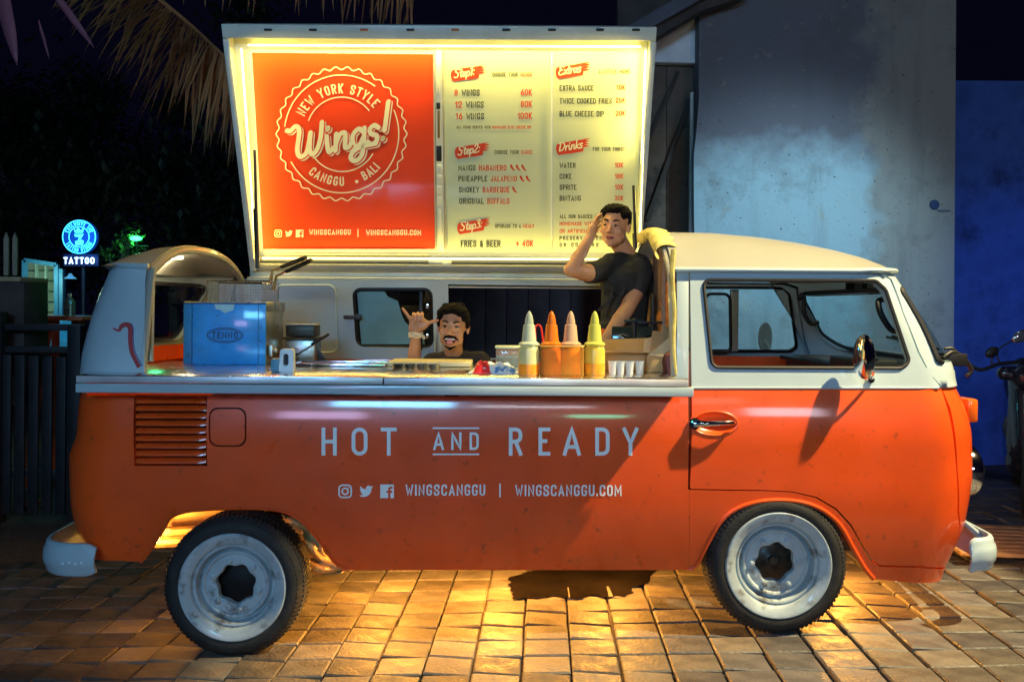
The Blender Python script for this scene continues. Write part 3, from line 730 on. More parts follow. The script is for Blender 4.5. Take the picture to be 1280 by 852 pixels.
# --- counter, fascia
xl, xr_ = at(95,480,SHY).x, at(867,480,SHY).x
CB = .84                                          # back edge of the counter
xm_ = at(479,471,SHY).x
for (x0, x1) in ((xl, xm_-.0015), (xm_+.0015, xr_-.02)):
    mb = MB(); mb.box(((x0+x1)/2, (SHY+CB)/2, ZT-.003), (x1-x0, CB-SHY, .006)); mb.box(((x0+x1)/2, SHY+.004, ZT-.018), (x1-x0, .008, .030)); mb.obj('steel_counter', STEEL, T, bevel=.002)
    mb = MB(); mb.box(((x0+x1)/2, SHY-.001, ZT-.018), (x1-x0-.004, .004, .028)); mb.obj('counter_edge', mat('satin_steel', (.72,.70,.70), .45, metal=.55, var=.15, scale=5, rvar=.12), T, bevel=.0015)
mb = MB(); zf0 = at(480,493,SHY).z; mb.box(((xl+xr_)/2, SHY+.006, (ZT-.036+zf0)/2), (xr_-xl, .024, ZT-.036-zf0)); fas = mb.obj('shelf_fascia', WHITE, T, bevel=.004)
mb = MB(); mb.box(((xl+xr_)/2, (SHY+CB)/2, ZT-.02), (xr_-xl-.03, CB-SHY-.05, .026)); mb.obj('counter_board', DARKM, T)
mb = MB(); mb.box((-.45, CB+.012, .8), (2.35,.02,.74)); mb.obj('counter_back', WHITE, T, bevel=.003)
# --- floor, partition, chassis
mb = MB(); mb.box((0,VW/2+.18,.40), (3.9,VW-.50,.05)); mb.box((-.03,.245,.401), (1.5,.34,.05)); mb.obj('floor_pan', DARKM, T)
mb = MB()
for y in (.47, VW-.42): mb.box((0,y,.33), (3.7,.07,.09))
for x in (-1.75,-1.0,-.2,.6,1.55): mb.box((x,VW/2+.13,.335), (.06,VW-.56,.07))
mb.obj('chassis', DARKM, T, bevel=.006)
mb = MB(); mb.box((-1.22,VW/2,.27), (.09,VW-.5,.09)); mb.tube([(1.18,.2,.28),(1.18,VW-.2,.28)], .035, 10); mb.tube([(-1.22,.3,.30),(-1.22,VW-.3,.30)], .04, 10); mb.ball((-1.35,VW/2,.34),(.26,.26,.14)); mb.obj('axles', DARKM, T)
LIN = mat('liner_tan', (.58,.40,.18), .6, var=.3, scale=10, bump=.5, bscale=18)
mb = MB(); mb.box((-1.50,.375,.62), (.62,.012,.44)); mb.box((-1.50,.29,.83), (.62,.18,.012)); mb.obj('inner_wheel_well', LIN, T)
mb = MB(); mb.box((1.18,.46,.66), (.9,.012,.5)); mb.box((-.97+.0,.3,.70),(.02,.4,.30)); mb.obj('front_wheel_well', DARKM, T)
mb = MB(); mb.tube([at(181,690,.16), at(190,676,.18), at(203,655,.22), at(212,644,.3)], [.022,.022,.018,.018], 12); mb.tube([at(205,665,.3), at(245,662,.3)], .022, 10); mb.tube([at(196,678,.28), at(240,676,.28)], .03, 10)
mb.obj('exhaust_pipe', mat('rusty_metal', (.40,.26,.14), .5, metal=.6, var=.4, scale=20, bump=.3), T)
# torn liner hanging behind the rear wheel
mb = MB(); g = []; NU, NV = 16, 18
La = crom([(352,642,0),(380,652,0),(398,672,0),(412,696,0),(452,708,0)], 5); Lb = crom([(356,660,0),(372,676,0),(380,700,0),(392,718,0),(428,716,0)], 5)
for i in range(len(La)):
    for j in range(NV+1):
        t = j/NV; px = La[i][0]*(1-t)+Lb[i][0]*t; py = La[i][1]*(1-t)+Lb[i][1]*t
        Y = .22+.05*math.sin(i*.9+t*5)+.04*noise.noise(Vector((px*.06, py*.06, 3)))+.02*math.sin(t*14+i*.5)
        g.append(at(px+1.5*math.sin(i*1.3+t*3), py+2*noise.noise(Vector((i*.4,t*3,0))), Y))
fs = [(i*(NV+1)+j, (i+1)*(NV+1)+j, (i+1)*(NV+1)+j+1, i*(NV+1)+j+1) for i in range(len(La)-1) for j in range(NV)]
lo = mb.add(g, fs).obj('torn_liner', LIN, T); sm = lo.modifiers.new('s','SOLIDIFY'); sm.thickness = .004
# --- bumpers
def bumper(name, sgn, xe, zc, hgt, px_end, m, rise=0):
    mb = MB(); path = []
    xs = at(px_end, 700, .04).x; X0 = xs; r = min(.20, abs(xe)-abs(X0)-.03); yn = -.01
    for t in range(4): path.append(Vector((X0+(sgn*(abs(xe)-r)-X0)*t/4, yn, 0)))
    for k in range(9):
        a = k/8*math.pi/2; path.append(Vector((sgn*(abs(xe)-r+r*math.sin(a)), yn+r*(1-math.cos(a)), 0)))
    for t in range(1, 8): path.append(Vector((sgn*(abs(xe)+.03*math.sin(math.pi*t/8)), yn+r+(VW+.02-2*r)*t/8, 0)))
    for k in range(9):
        a = math.pi/2-k/8*math.pi/2; path.append(Vector((sgn*(abs(xe)-r+r*math.sin(a)), VW-yn-r*(1-math.cos(a)), 0)))
    path.append(Vector((X0, VW-yn, 0)))
    prof = [(-.5,-.016),(-.48,-.004),(-.40,.003),(-.30,.004),(-.22,.012),(-.08,.016),(.08,.016),(.22,.012),(.30,.004),(.40,.003),(.48,-.004),(.5,-.016),(.49,-.019),(.0,.008),(-.49,-.019)]
    V = []; P = len(prof)
    for i, p in enumerate(path):
        d = path[min(i+1,len(path)-1)]-path[max(i-1,0)]; n = Vector((d.y, -d.x, 0)).normalized()*sgn
        e = .74 if i == 0 or i == len(path)-1 else (.92 if i in (1, len(path)-2) else 1)
        for a, b in prof: V.append(p+n*b+Vector((0,0,zc+a*hgt*e+(rise if i > 3 else rise*i/4))))
    Fs = [(i*P+j, (i+1)*P+j, (i+1)*P+(j+1)%P, i*P+(j+1)%P) for i in range(len(path)-1) for j in range(P)]
    Fs += [tuple(range(P)), tuple((len(path)-1)*P+j for j in range(P))]
    return mb.add(V, Fs).obj(name, m, T, ang=50)
zb0 = at(90,698,.02).z; bumper('rear_bumper', -1, at(53,695,.17).x+.035, zb0, .150, 126, WHITE)
zb1 = at(1225,688,.1).z; bumper('front_bumper', 1, at(1248,685,.17).x-.075, zb1-.005, .15, 1205, WHITE, .015)
mb = MB(); mb.tube([at(1205,652,.16), at(1219,664,.17), at(1227,678,.19)], [.012,.016,.018], 8); mb.obj('bumper_iron', WHITE, T)
mb = MB(); p = at(75,699,-.02); 
for i in range(4): mb.box((p.x+.02+i*.028, -.034, zb0-.005+.004*(i%2)), (.014,.003,.010))
mb.obj('bumper_sticker', mat('sticker_glow', (.75,.85,.9), .4), T)
# --- headlight, indicator, wiper, mirror
p = S(xfr(.93)-.27+.27*1.25, .93); q = at(1217,585,.30)
hz = q.z; M = Matrix.Translation((xfr(hz)-.035, .275, hz)) @ Matrix.Rotation(rad(90), 4, 'Y')
mb = MB(); mb.lathe([(.118,0),(.125,.03),(.118,.062),(.104,.074)], 32, M); mb.obj('headlight_ring', CHROME, T)
mb = MB(); mb.lathe([(.104,.073),(.08,.088),(.04,.097),(.0,.10)], 32, M); mb.obj('headlight_lens', mat('lens_glass', (.7,.75,.85), .08, coat=1), T)
mb = MB(); a = at(1219,512,.22); mb.box((xfr(a.z)+.012, .24, a.z), (.05,.13,.11)); mb.obj('indicator', mat('amber_lens', (.75,.14,.01), .25, coat=.8), T, bevel=.012)
mb = MB(); w0 = at(1180,455,.35); mb.tube([(xfr(1.17)-.02,.40,1.20),(xfr(1.25)+.05,.55,1.30),(xfr(1.35)+.04,.85,1.34)], .007, 6); mb.tube([(xfr(1.3)+.04,.4,1.29),(xfr(1.3)+.05,1.0,1.33)], .008, 6); mb.obj('wiper', BLACK, T)
mb = MB(); mb.tube(crom([at(1178,448,.3), at(1190,440,.32), at(1204,447,.35), at(1214,462,.36), at(1208,470,.36)], 5), .012, 8); mb.box(at(1190,449,.36), (.10,.1,.06)); mb.tube(crom([at(1180,436,.4), at(1192,436,.4), at(1204,452,.4)], 5), .008, 8); mb.obj('wiper_motor', BLACK, T, bevel=.01)
mr = MB(); ma = van_mp(1087, 474, .0); mh = at(1078, 446, -.045)
mr.tube(crom([ma, ma+Vector((0,-.03,.01)), at(1091,462,-.04), at(1087,450,-.05), at(1082,446,-.045)], 5), .0065, 8); mr.tube([ma+Vector((0,.004,0)), ma+Vector((0,-.02,0))], .015, 12); marm = mr.obj('mirror_arm', CHROME, dr)
Mm = Matrix.Translation(mh) @ Matrix.Rotation(rad(20), 4, 'Z') @ Matrix.Rotation(rad(90), 4, 'Y')
mr = MB(); mr.lathe([(0,-.012),(.07,-.010),(.098,.002),(.102,.012),(.098,.016),(0,.015)], 28, Mm @ Matrix.Diagonal((.98,.62,1,1))); mr.obj('wing_mirror', CHROME, dr)
mh2 = at(955, 422, VW+.12); Mm = Matrix.Translation(mh2) @ Matrix.Rotation(rad(-48), 4, 'Z') @ Matrix.Rotation(rad(90), 4, 'Y')
mr = MB(); mr.lathe([(0,-.012),(.07,-.010),(.098,.002),(.102,.012),(.098,.016),(0,.015)], 24, Mm @ Matrix.Diagonal((1.0,.75,1,1))); mr.tube([mh2, at(968,448,VW)], .007, 6); mr.obj('passenger_mirror', CREAM, fd)
# --- cab interior
mb = MB(); mb.box((1.86,VW/2,1.10), (.34,VW-.35,.20)); mb.box((1.78,VW/2,1.19),(.28,VW-.42,.03)); mb.box((1.74,.44,1.21),(.20,.36,.07)); mb.obj('dashboard', BLACK, T, bevel=.03)
SW = at(1005, 480, .52)
mb = MB(); Ms = Matrix.Translation((1.62,.42,1.13)) @ Matrix.Rotation(rad(-28), 4, 'Y')
mb.tube([Ms @ Vector((.19*math.cos(a), .19*math.sin(a), 0)) for a in [2*math.pi*k/28 for k in range(28)]], .011, 8, True)
mb.tube([Ms @ Vector((-.185,0,0)), Ms @ Vector((0,0,-.03)), Ms @ Vector((.185,0,0))], .010, 6); mb.tube([Ms @ Vector((0,0,-.02)), Ms @ Vector((.12,0,-.42))], .022, 8); mb.obj('steering_wheel', BLACK, T)
mb = MB(); p = at(1070,354,.75); mb.box(p, (.03,.22,.075)); mb.box((p.x-.005,p.y,p.z),(.10,.02,.07)); mb.tube([p, p+Vector((.04,0,.12))], .008, 6); mb.obj('rear_view_mirror', BLACK, T, bevel=.01)
for nm, pts in (('grab_handle', [(1104,374,.30),(1098,377,.24),(1101,392,.22),(1112,410,.22),(1120,414,.24),(1122,409,.30)]), ('grab_handle', [(1000,373,1.42),(1005,372,1.36),(1005,390,1.34),(1013,404,1.34),(1022,403,1.38)])):
    mb = MB(); mb.tube(crom([at(*p) for p in pts], 5), .014, 8); mb.obj(nm, BLACK, T)
SEAT = mat('seat_vinyl', (.16,.035,.03), .5, coat=.2, var=.2, scale=8, bump=.2, bscale=20)
mb = MB(); mb.box((.98,VW/2,.78), (.48,VW-.3,.16)); mb.obj('seat_base', SEAT, T, bevel=.04)
for y in (.42, VW-.42):
    mb = MB(); mb.box((.80,y,1.06), (.13,.46,.46), Matrix.Rotation(rad(-8),3,'Y')); mb.obj('seat_back', SEAT, T, bevel=.05)
# bulkhead behind the seats, tan card with a moulding and a black grab loop, seen past the standing man
TAN = mat('tan_card', (.33,.21,.14), .75, var=.2, scale=5, bump=.2, bscale=30)
mb = MB(); bx0 = XC0-.03
bp = [(.95,ZB-.3),(.95,ZG-.0)]+[(VW/2+v*(VW/2-.2), ZG-.03+(hr-.03)*(1-abs(v)**2.8)) for v in (.25,.4,.55,.7,.85,.97)]+[(VW-.2,ZB-.3)]
mb.prism([(.86,ZB-.2),(.86,ZG+.17),(1.2,ZG+.12),(1.42,ZG+.0),(1.47,ZB-.2)], .02, lambda a,b,w: Vector((bx0+.10+w, a, b))); mb.obj('bulkhead_card', TAN, T)
mb = MB(); mb.tube(crom([(bx0+.06,.9,1.20),(bx0+.06,.9,1.50),(bx0+.06,.96,1.56),(bx0+.06,1.3,1.58)],5), .012, 8); mb.obj('cab_grab_rail', BLACK, T)
# yellow cloth edge trim that hangs off the cut roof
YEL = mat('yellow_cloth', (.62,.50,.14), .75, var=.3, scale=14, bump=.5, bscale=40, sheen=.4)
mb = MB(); rows = []
yv = [(-.30,.0),( -.2,.0)]
for j in range(30):
    t = j/29; v = -.80+.95*t; base = Vector((XC0-.01, VW/2+v*(VW/2-ys(ZG)-.01), ZG+.006+hr*(1-abs(v)**2.8)))
    hang = .045+.012*math.sin(t*9)+.02*(1-t)
    for k in range(7):
        s = k/6; off = [(.05,.006),(.02,.016),(-.02,.02),(-.045,.0),(-.05,-.3),(-.045,-.7),(-.03,-1)][k]
        rows.append(base+Vector((off[0]+.012*math.sin(j*1.7+k), .006*math.sin(j*2.1+k*.8), off[1] if k < 3 else off[1]*hang)))
mb.add(rows, [(j*7+k,(j+1)*7+k,(j+1)*7+k+1,j*7+k+1) for j in range(29) for k in range(6)]); cl = mb.obj('roof_edge_cloth', YEL, T); cl.modifiers.new('s','SOLIDIFY').thickness = .006; cl.modifiers.new('b','SUBSURF').render_levels = 1
mb = MB(); pts = [(842,312,.10),(840,345,.09),(843,390,.08),(842,430,.06),(845,468,.05)]; mb.tube(crom([at(*p) for p in pts], 6), [.013-.0003*i for i in range(25)], 7); mb.obj('hanging_trim', YEL, T)
# --- wheels
def wheel(px, py, r, Y0, rot):
    c = at(px, py, Y0); t = empty('wheel', (c.x, Y0, c.z), 0, T)
    M = Matrix.Rotation(rad(90), 4, 'X')        # lathe axis z -> -y (outwards)
    mb = MB(); R = r
    prof = [(R-.100,-.13),(R-.098,-.02),(R-.083,.002),(R-.055,.012),(R-.03,.006),(R-.014,-.008),(R-.006,-.022),(R-.004,-.10),(R-.006,-.165),(R-.03,-.195),(R-.09,-.19),(R-.10,-.14)]
    mb.lathe(prof, 64, M); mb.obj('tyre', TYRE, t, ang=60)
    mb = MB()
    for k in range(90):
        a = 2*math.pi*k/90
        for (h0, h1, tw) in ((-.022,-.075,.035),(-.085,-.125,0),(-.130,-.170,-.035)):
            q = []
            for (hh, da) in ((h0,0),(h1,tw)):
                for s in (-.020,.020):
                    for rr_ in (R-.008, R-.0005): q.append(M @ Vector((rr_*math.cos(a+da+s), rr_*math.sin(a+da+s), hh)))
            mb.add(q, [(0,2,3,1),(4,5,7,6),(1,3,7,5),(0,1,5,4),(2,6,7,3)])
        # shoulder lugs
        q = []
        for rr_, hh in ((R-.024,.0015),(R-.006,-.018)):
            for s in (-.019,.019): q += [M @ Vector((rr_*math.cos(a+s), rr_*math.sin(a+s), hh+.004)), M @ Vector(((rr_-.01)*math.cos(a+s), (rr_-.01)*math.sin(a+s), hh-.006))]
        mb.add(q, [(0,2,6,4),(0,4,5,1),(2,3,7,6),(4,6,7,5)])
    mb.obj('tread', TYRE, t, smooth=False)
    k_ = R/.313; mb = MB()
    prof = [(.238,-.012),(.240,.004),(.234,.011),(.224,.010),(.214,.004),(.198,-.001),(.189,-.010),(.186,-.024),(.183,-.026),(.178,-.020),(.171,-.022),(.166,-.042),(.162,-.060),(.158,-.064),(.154,-.056),(.149,-.040),(.143,-.036),(.137,-.038),(.132,-.046),(.129,-.046)]
    mb.lathe([(a*k_, b) for a,b in prof], 64, M)
    n = 72; V = []; Fs = []
    for j in range(n):
        a = 2*math.pi*j/n; rin = .086*(1+.065*math.cos(7*(a-rot)))
        for rr_, hh in ((.130,-.046),(.118,-.044),(rin+.007,-.043),(rin,-.048),(rin-.001,-.075)): V.append(M @ Vector((rr_*k_*math.cos(a), rr_*k_*math.sin(a), hh)))
    for j in range(n):
        for i in range(4): Fs.append((j*5+i, ((j+1)%n)*5+i, ((j+1)%n)*5+i+1, j*5+i+1))
    mb.add(V, Fs); RIM = mat('rim_paint', (.40,.47,.50), .45, coat=.2, var=.2, scale=9, bump=.25, bscale=26, dirt=((.09,.07,.05), 11, .54, .16)); mb.obj('rim', RIM, t, ang=28)
    for j in range(6):
        a = 2*math.pi*j/6+rot+math.pi/6; mb = MB()
        Mb = M @ Matrix.Translation((.109*k_*math.cos(a), .109*k_*math.sin(a), -.044)); mb.lathe([(.016,0),(.016,.007),(.011,.009),(.011,.018),(.007,.020),(0,.020)], 6, Mb); mb.obj('wheel_bolt', RIM, t)
    mb = MB(); mb.lathe([(.128,-.12),(.07,-.115),(.055,-.105),(.0,-.10)] if rot < .3 else [(.128,-.12),(.07,-.11),(.045,-.10),(.034,-.09),(.022,-.084),(.018,-.07),(.0,-.068)], 24, M)
    mb.obj('hub', mat('hub_black',(.004,.004,.005),.7) if rot < .3 else mat('hub_grease', (.06,.05,.04), .4, metal=.5, var=.4, scale=30), t); return t
w1 = wheel(290.5, 733.5, .3115, -.045, .25); w2 = wheel(973, 706, .3115, .0, .55)
for (x, z, n_) in ((at(290,733,0).x, w1.location.z, 0), (w2.location.x, w2.location.z, 1)):
    mb = MB(); M = Matrix.Translation((x, VW-.2, z)) @ Matrix.Rotation(rad(90), 4, 'X'); mb.lathe([(0,0),(.2,.0),(.29,.01),(.31,.0),(.31,-.17),(.28,-.2),(0,-.18)], 36, M); mb.obj('far_wheel', TYRE, T)
# --- added lamps, not seen, that brighten the rear cap and the cab
for (x, y, z, e, c) in ((XRc-.16, VW/2, ZG+.06, 2.6, (1,.80,.48)), (1.15, VW/2, ZG+.10, 3.2, (.9,.95,.85))):
    mb = MB(); mb.box((x,y,z+.02), (.10,.05,.02)); mb.obj('added_roof_lamp', mat('added_roof_glow',(1,.9,.7),.4,emit=(1,.85,.6),es=2), T, bevel=.004)
    lamp('POINT', 'added_roof_light', (x,y,z-.03), None, e, c, .04)
# --- lamps slung under the floor that light the street below
LW = mat('warm_tube', (1,.6,.2), .4, emit=(1,.50,.10), es=3)
for (x, y, z, e) in ((-1.66,.20,.40,16), (-.47,.12,.350,26), (-.66,.72,.30,34), (-.05,.66,.30,48), (.50,.62,.30,38), (1.66,.60,.30,34)):
    mb = MB(); mb.box((x,y,z+.022), (.12,.04,.016)); mb.obj('underfloor_lamp', LW, T, bevel=.004)
    lamp('POINT', 'underfloor_light', (x,y,z-.01), None, e*1.25, (1,.42,.06), .03)
# ------------------------------------------------------------------ lettering on the van's side
mb = MB()
for s, x0, x1 in (('H',402,421),('O',439.5,459.5),('T',476,495)): caps(mb, s, x0, 569, 35, van_mp, total=x1-x0, st=.135, wr=.43) if False else None
def big(s, x0, x1, yb, h, wr=.40, st=.135):
    t = st*h; w = (x1-x0)-t; return (s, x0, yb, h, w/(GW.get(s,1)*h))
for s, x0, x1 in (('H',402,421),('O',439.5,459.5),('T',476,496),('R',636,653),('E',673,688),('A',703.5,726),('D',744,762),('Y',778,798)):
    _, a, b, h, wr = big(s, x0, x1, 569, 35); caps(mb, s, x0, 569, 35, van_mp, st=.135, wr=wr); mb.obj('letter', PRINTW, T, smooth=False, fix=False); mb = MB()
mb = MB()
for s, x0, x1 in (('A',541.5,555),('N',564,577),('D',587,598.5)):
    _, a, b, h, wr = big(s, x0, x1, 562, 22, st=.14); caps(mb, s, x0, 562, 22, van_mp, st=.14, wr=wr); mb.obj('letter', PRINTW, T, smooth=False, fix=False); mb = MB()
ribbon(mb, [(541,534.8),(599,534.8)], 2, van_mp, .0015); mb.obj('letter_rule', PRINTW, T, smooth=False, fix=False); mb = MB(); ribbon(mb, [(541,567.4),(599,567.4)], 2, van_mp, .0015)
mb.obj('letter_rule', PRINTW, T, smooth=False, fix=False)
social(None, 423, 605, 17, van_mp, .0015, 26.2, PRINTW, T)
mb = MB()
caps(mb, 'WINGSCANGGU', 507, 619, 14, van_mp, total=99.5, st=.15, wr=.36); mb.obj('web_address', PRINTW, T, smooth=False, fix=False); mb = MB(); ribbon(mb, [(625,604),(625,621)], 1.9, van_mp, .0015); mb.obj('web_divider', PRINTW, T, smooth=False, fix=False); mb = MB()
caps(mb, 'WINGSCANGGU.COM', 644, 619.5, 14, van_mp, total=133, st=.15, wr=.36)
mb.obj('web_address', PRINTW, T, smooth=False, fix=False)
# ------------------------------------------------------------------ the raised roof hatch with the menu
HT = empty('roof_hatch', (0,0,0), 0, T)
yb_, yt_ = 1.55, 1.02
BL, BR = at(321,333,yb_), at(794,336,yb_); TL, TR = at(286,32,yt_), at(815,33,yt_)
P0 = (BL+BR)/2; UPV = ((TL+TR)/2-P0); XV = (BR-BL).normalized(); XV.z = 0; XV.normalize(); UPV.x = 0; HH = UPV.length; UPV.normalize()
NV = XV.cross(UPV).normalized()
if NV.y > 0: NV = -NV
def hp(a, b, w=0): return P0+XV*a+UPV*b+NV*w        # w towards the street
def h_mp(px, py, lift): return onplane(px, py, P0+NV*.012, NV)+NV*lift
wl, wr2 = (BL-P0).dot(XV), (BR-P0).dot(XV); wl2, wr3 = (TL-P0).dot(XV), (TR-P0).dot(XV)
LEDM = mat('led_tube', (1,.95,.6), .4, emit=(1,.82,.22), es=7)
mb = MB(); mb.prism([(wl,-.0),(wr2,-.0),(wr3,HH),(wl2,HH)], -.03, hp); mb.obj('hatch_skin', GALV, HT, bevel=.004)
# tray sides, outward facing lip
def hbar(p, q, w, d, name, m, lift=0, bev=.004):
    mb = MB(); a, b = hp(p[0],p[1],lift+d/2), hp(q[0],q[1],lift+d/2); mb.bar(a, b, w, d, up=NV); return mb.obj(name, m, HT, bevel=bev)
hbar((wl2-.012,HH-.03),(wr3+.012,HH-.03), .075, .10, 'hatch_rim', GALV)
hbar((wl+.0,0),(wl2+.0,HH-.07), .035, .085, 'hatch_rim', GALV); hbar((wr2,0),(wr3,HH-.07), .035, .085, 'hatch_rim', GALV)
hbar((wl,.012),(wr2,.012), .045, .06, 'hatch_rim', CREAM); hbar((wl+.02,.058),(wr2-.02,.058), .03, .035, 'hatch_rim', CREAM)
for i, px in enumerate((335,391,455,513,569,633,690,750,795)):
    mb = MB(); c = onplane(px, 37.5, P0+NV*.105, NV); mb.bar(c-XV*.022, c+XV*.022, .013, .006, up=NV); mb.obj('rim_slot', BLACK if i not in (2,4) else mat('slot_rust',(.35,.12,.04),.6), HT, bevel=.003)
# printed panels
def hpoly(pts): r = []; [r.append(((onplane(x,y,P0+NV*.008,NV)-P0).dot(XV), (onplane(x,y,P0+NV*.008,NV)-P0).dot(UPV))) for x,y in pts]; return r
mb = MB(); mb.prism(hpoly([(315,66),(541,68),(543.5,311),(329,311)]), .006, lambda a,b,w: hp(a,b,.004+w)); mb.obj('logo_panel', REDP, HT)
mb = MB(); mb.prism(hpoly([(554,66),(690,67),(690,314),(560,313)]), .006, lambda a,b,w: hp(a,b,.004+w)); mb.obj('menu_panel', PAPER, HT)
mb = MB(); mb.prism(hpoly([(691.2,67),(801,68),(796,314),(691.2,314)]), .006, lambda a,b,w: hp(a,b,.004+w)); mb.obj('menu_panel', PAPER, HT)
mb = MB(); c0 = onplane(682, 300, P0, NV); mb.bar(h_mp(689.8,66,.004), h_mp(689.8,300,.004), .007, .004, up=NV); mb.obj('panel_strip', PRINTW, HT)
hbar(hpoly([(548.5,62)])[0], hpoly([(551,314)])[0], .045, .018, 'centre_track', GALV, .002)
hbar(hpoly([(543.6,64)])[0], hpoly([(545.5,312)])[0], .008, .026, 'track_edge', CREAM, .002); hbar(hpoly([(553.3,64)])[0], hpoly([(557,312)])[0], .008, .026, 'track_edge', CREAM, .002)
def fit(pxa, pya, pyb, w, m, name, d=.014):
    mb = MB(); mb.bar(h_mp(pxa, pya, .012), h_mp(pxa+(pyb-pya)*.006, pyb, .012), w, d, up=NV); mb.obj(name, m, HT, bevel=.002)
fit(548,128,136,.022,BLACK,'track_fitting'); fit(548.5,138,172,.013,mat('brass_pull',(.30,.20,.08),.35,metal=.8),'track_pull',.022); fit(549,182,201,.03,BLACK,'track_slot',.012)
for y in (205,218,231,244): fit(549.5,y,y+10,.03,GALV,'track_block',.02)
fit(549.6,260,294,.016,GALV,'track_rail'); fit(548,80,118,.016,GALV,'track_rail')
for x in (543,):
    mb = MB(); mb.bar(h_mp(536,326,.02), h_mp(565,327,.02), .022, .02, up=NV); mb.bar(h_mp(558,326,.03), h_mp(558,338,.03), .045, .02, up=NV); mb.obj('hatch_hinge', GALV, HT, bevel=.004)
# LED tubes round the menu
def led(p, q, power, name='led_strip'):
    a, b = h_mp(*p, .035), h_mp(*q, .035); mb = MB(); mb.bar(a, b, .010, .010, up=NV); mb.obj(name, LEDM, HT, bevel=.003)
    d = (b-a); L = d.length; l = bpy.data.lights.new('led_light', 'AREA'); l.shape = 'RECTANGLE'; l.size = L; l.size_y = .03; l.energy = power; l.color = (1,.74,.16)
    o = bpy.data.objects.new('led_light', l); COL.objects.link(o); c = (a+b)/2+NV*.03; x = d.normalized()
    inward = (hp(0,HH*.5)-c); inward = (inward-inward.dot(x)*x).normalized()
    z = -(inward*.62-NV*.78*(-.35)).normalized(); y = z.cross(x).normalized(); o.matrix_world = Matrix.Translation(c) @ Matrix((x,y,z)).transposed().to_4x4(); o['kind'] = 'helper'
led((312,56),(800,58), 24); led((304,60),(322,318), 9); led((806,62),(797,318), 14); led((330,320.5),(792,322), 8)
# gas struts and mounting legs at the two lower corners
for a, b in (((318,188,1.2),(322,335,1.15)),((792,232,1.24),(796,352,1.2))):
    mb = MB(); mb.tube([at(*a), at(*b)], .009, 8); mb.tube([at(a[0]+1,(a[1]+b[1])/2,a[2]), at(*b)], .014, 8); mb.obj('gas_strut', BLACK, HT)
# --- logo
CRV = CREAMV; cx, cy = 427, 167.5
mb = MB(); L0 = .0012
ring(mb, cx, cy, 80, 1.5, h_mp, L0, n=300, wave=.022, waves=34, ry=82)
ring(mb, cx, cy, 71.5, 1.5, h_mp, L0, -152, 24, 70, ry=73.5); ring(mb, cx, cy, 71.5, 1.5, h_mp, L0, 54, 173, 50, ry=73.5)
ring(mb, cx, cy-1, 44, 1.5, h_mp, L0, 38, 160, 40, ry=45); ring(mb, cx+1, cy+2, 44, 1.5, h_mp, L0, -146, -30, 40, ry=45)
def arc_text(s, cx, cy, r, h, a_mid, span, inside):
    L = rad(span)*r
    if not inside: caps(mb, s, 0, 0, h, h_mp, L0, total=L, st=.17, wr=.36, arc=(cx,cy,r,rad(a_mid)+rad(span)/2,False))
    else: caps(mb, s, 0, 0, h, h_mp, L0, total=L, st=.17, wr=.36, arc=(cx,cy,r,rad(a_mid)-rad(span)/2,True))
arc_text('NEW YORK STYLE', cx, cy+1, 51.5, 12.5, 97, 114, False)
arc_text('CANGGU', cx, cy+1, 64, 11.5, 251, 44, True); arc_text('BALI', cx, cy+1, 64, 11.5, 308, 23, True)
patch(mb, [(cx+19+2.2*math.cos(a), cy+59.5+2.2*math.sin(a)) for a in [q*math.pi/5 for q in range(10)]], h_mp, L0)
mb.obj('logo_ring', CRV, HT, smooth=False, fix=False)
rot = rad(11)
for nm, off, fat, lift, m in (('logo_shadow',(.060,.050),.020,.0003,CRV),('logo_gap',(.012,.012),.050,.0008,REDP),('logo_script',(0,0),.0,.0013,CRV)):
    mb = MB(); script(mb, 'Wings!', 370, 198, 39, h_mp, lift, rot=rot, shear=.20, st=.150, off=off, fat=fat); mb.obj(nm, m, HT, smooth=False, fix=False)
social(None, 343, 287, 9.5, h_mp, L0, 13.4, CRV, HT); mb = MB(); caps(mb, 'WINGSCANGGU', 386.5, 293.5, 7, h_mp, L0, total=52, st=.18, wr=.36); mb.obj('web_address', CRV, HT, smooth=False, fix=False); mb = MB()
ribbon(mb, [(447.5,286),(447.5,296)], 1.1, h_mp, L0); mb.obj('web_divider', CRV, HT, smooth=False, fix=False); mb = MB(); caps(mb, 'WINGSCANGGU.COM', 457.5, 294, 7, h_mp, L0, total=69, st=.18, wr=.36); mb.obj('web_address', CRV, HT, smooth=False, fix=False)
# --- menu lines: (black part, red part)
inkm, redm = MB(), MB()
def flush():
    for q, m_ in ((inkm, INK), (redm, REDINK)):
        if q.v: q.obj('menu_line', m_, HT, smooth=False, fix=False); q.v = []; q.f = []; q.m = []
def line(x0, x1, yb, h, a, b='', order=0, st=.17):
    line_(x0, x1, yb, h, a, b, order, st); flush()
def line_(x0, x1, yb, h, a, b='', order=0, st=.17):
    tot = len(a)+len(b)+(1 if a and b else 0); per = (x1-x0)/tot; k = per*.82
    if a and b:
        xa = x0+(x1-x0)*len(a)/tot-per*.1; xb = x0+(x1-x0)*(len(a)+1)/tot
        caps(inkm if not order else redm, a, x0, yb, h, h_mp, L0, total=xa-x0, st=st, wr=.42, gap=.15); caps(redm if not order else inkm, b, xb, yb, h, h_mp, L0, total=x1-xb, st=st, wr=.42, gap=.15)
    elif a: caps(inkm, a, x0, yb, h, h_mp, L0, total=x1-x0, st=st, wr=.42, gap=.15)
    else: caps(redm, b, x0, yb, h, h_mp, L0, total=x1-x0, st=st, wr=.42, gap=.15)
line(615,665,96,5.5,'CHOOSE YOUR','WINGS')
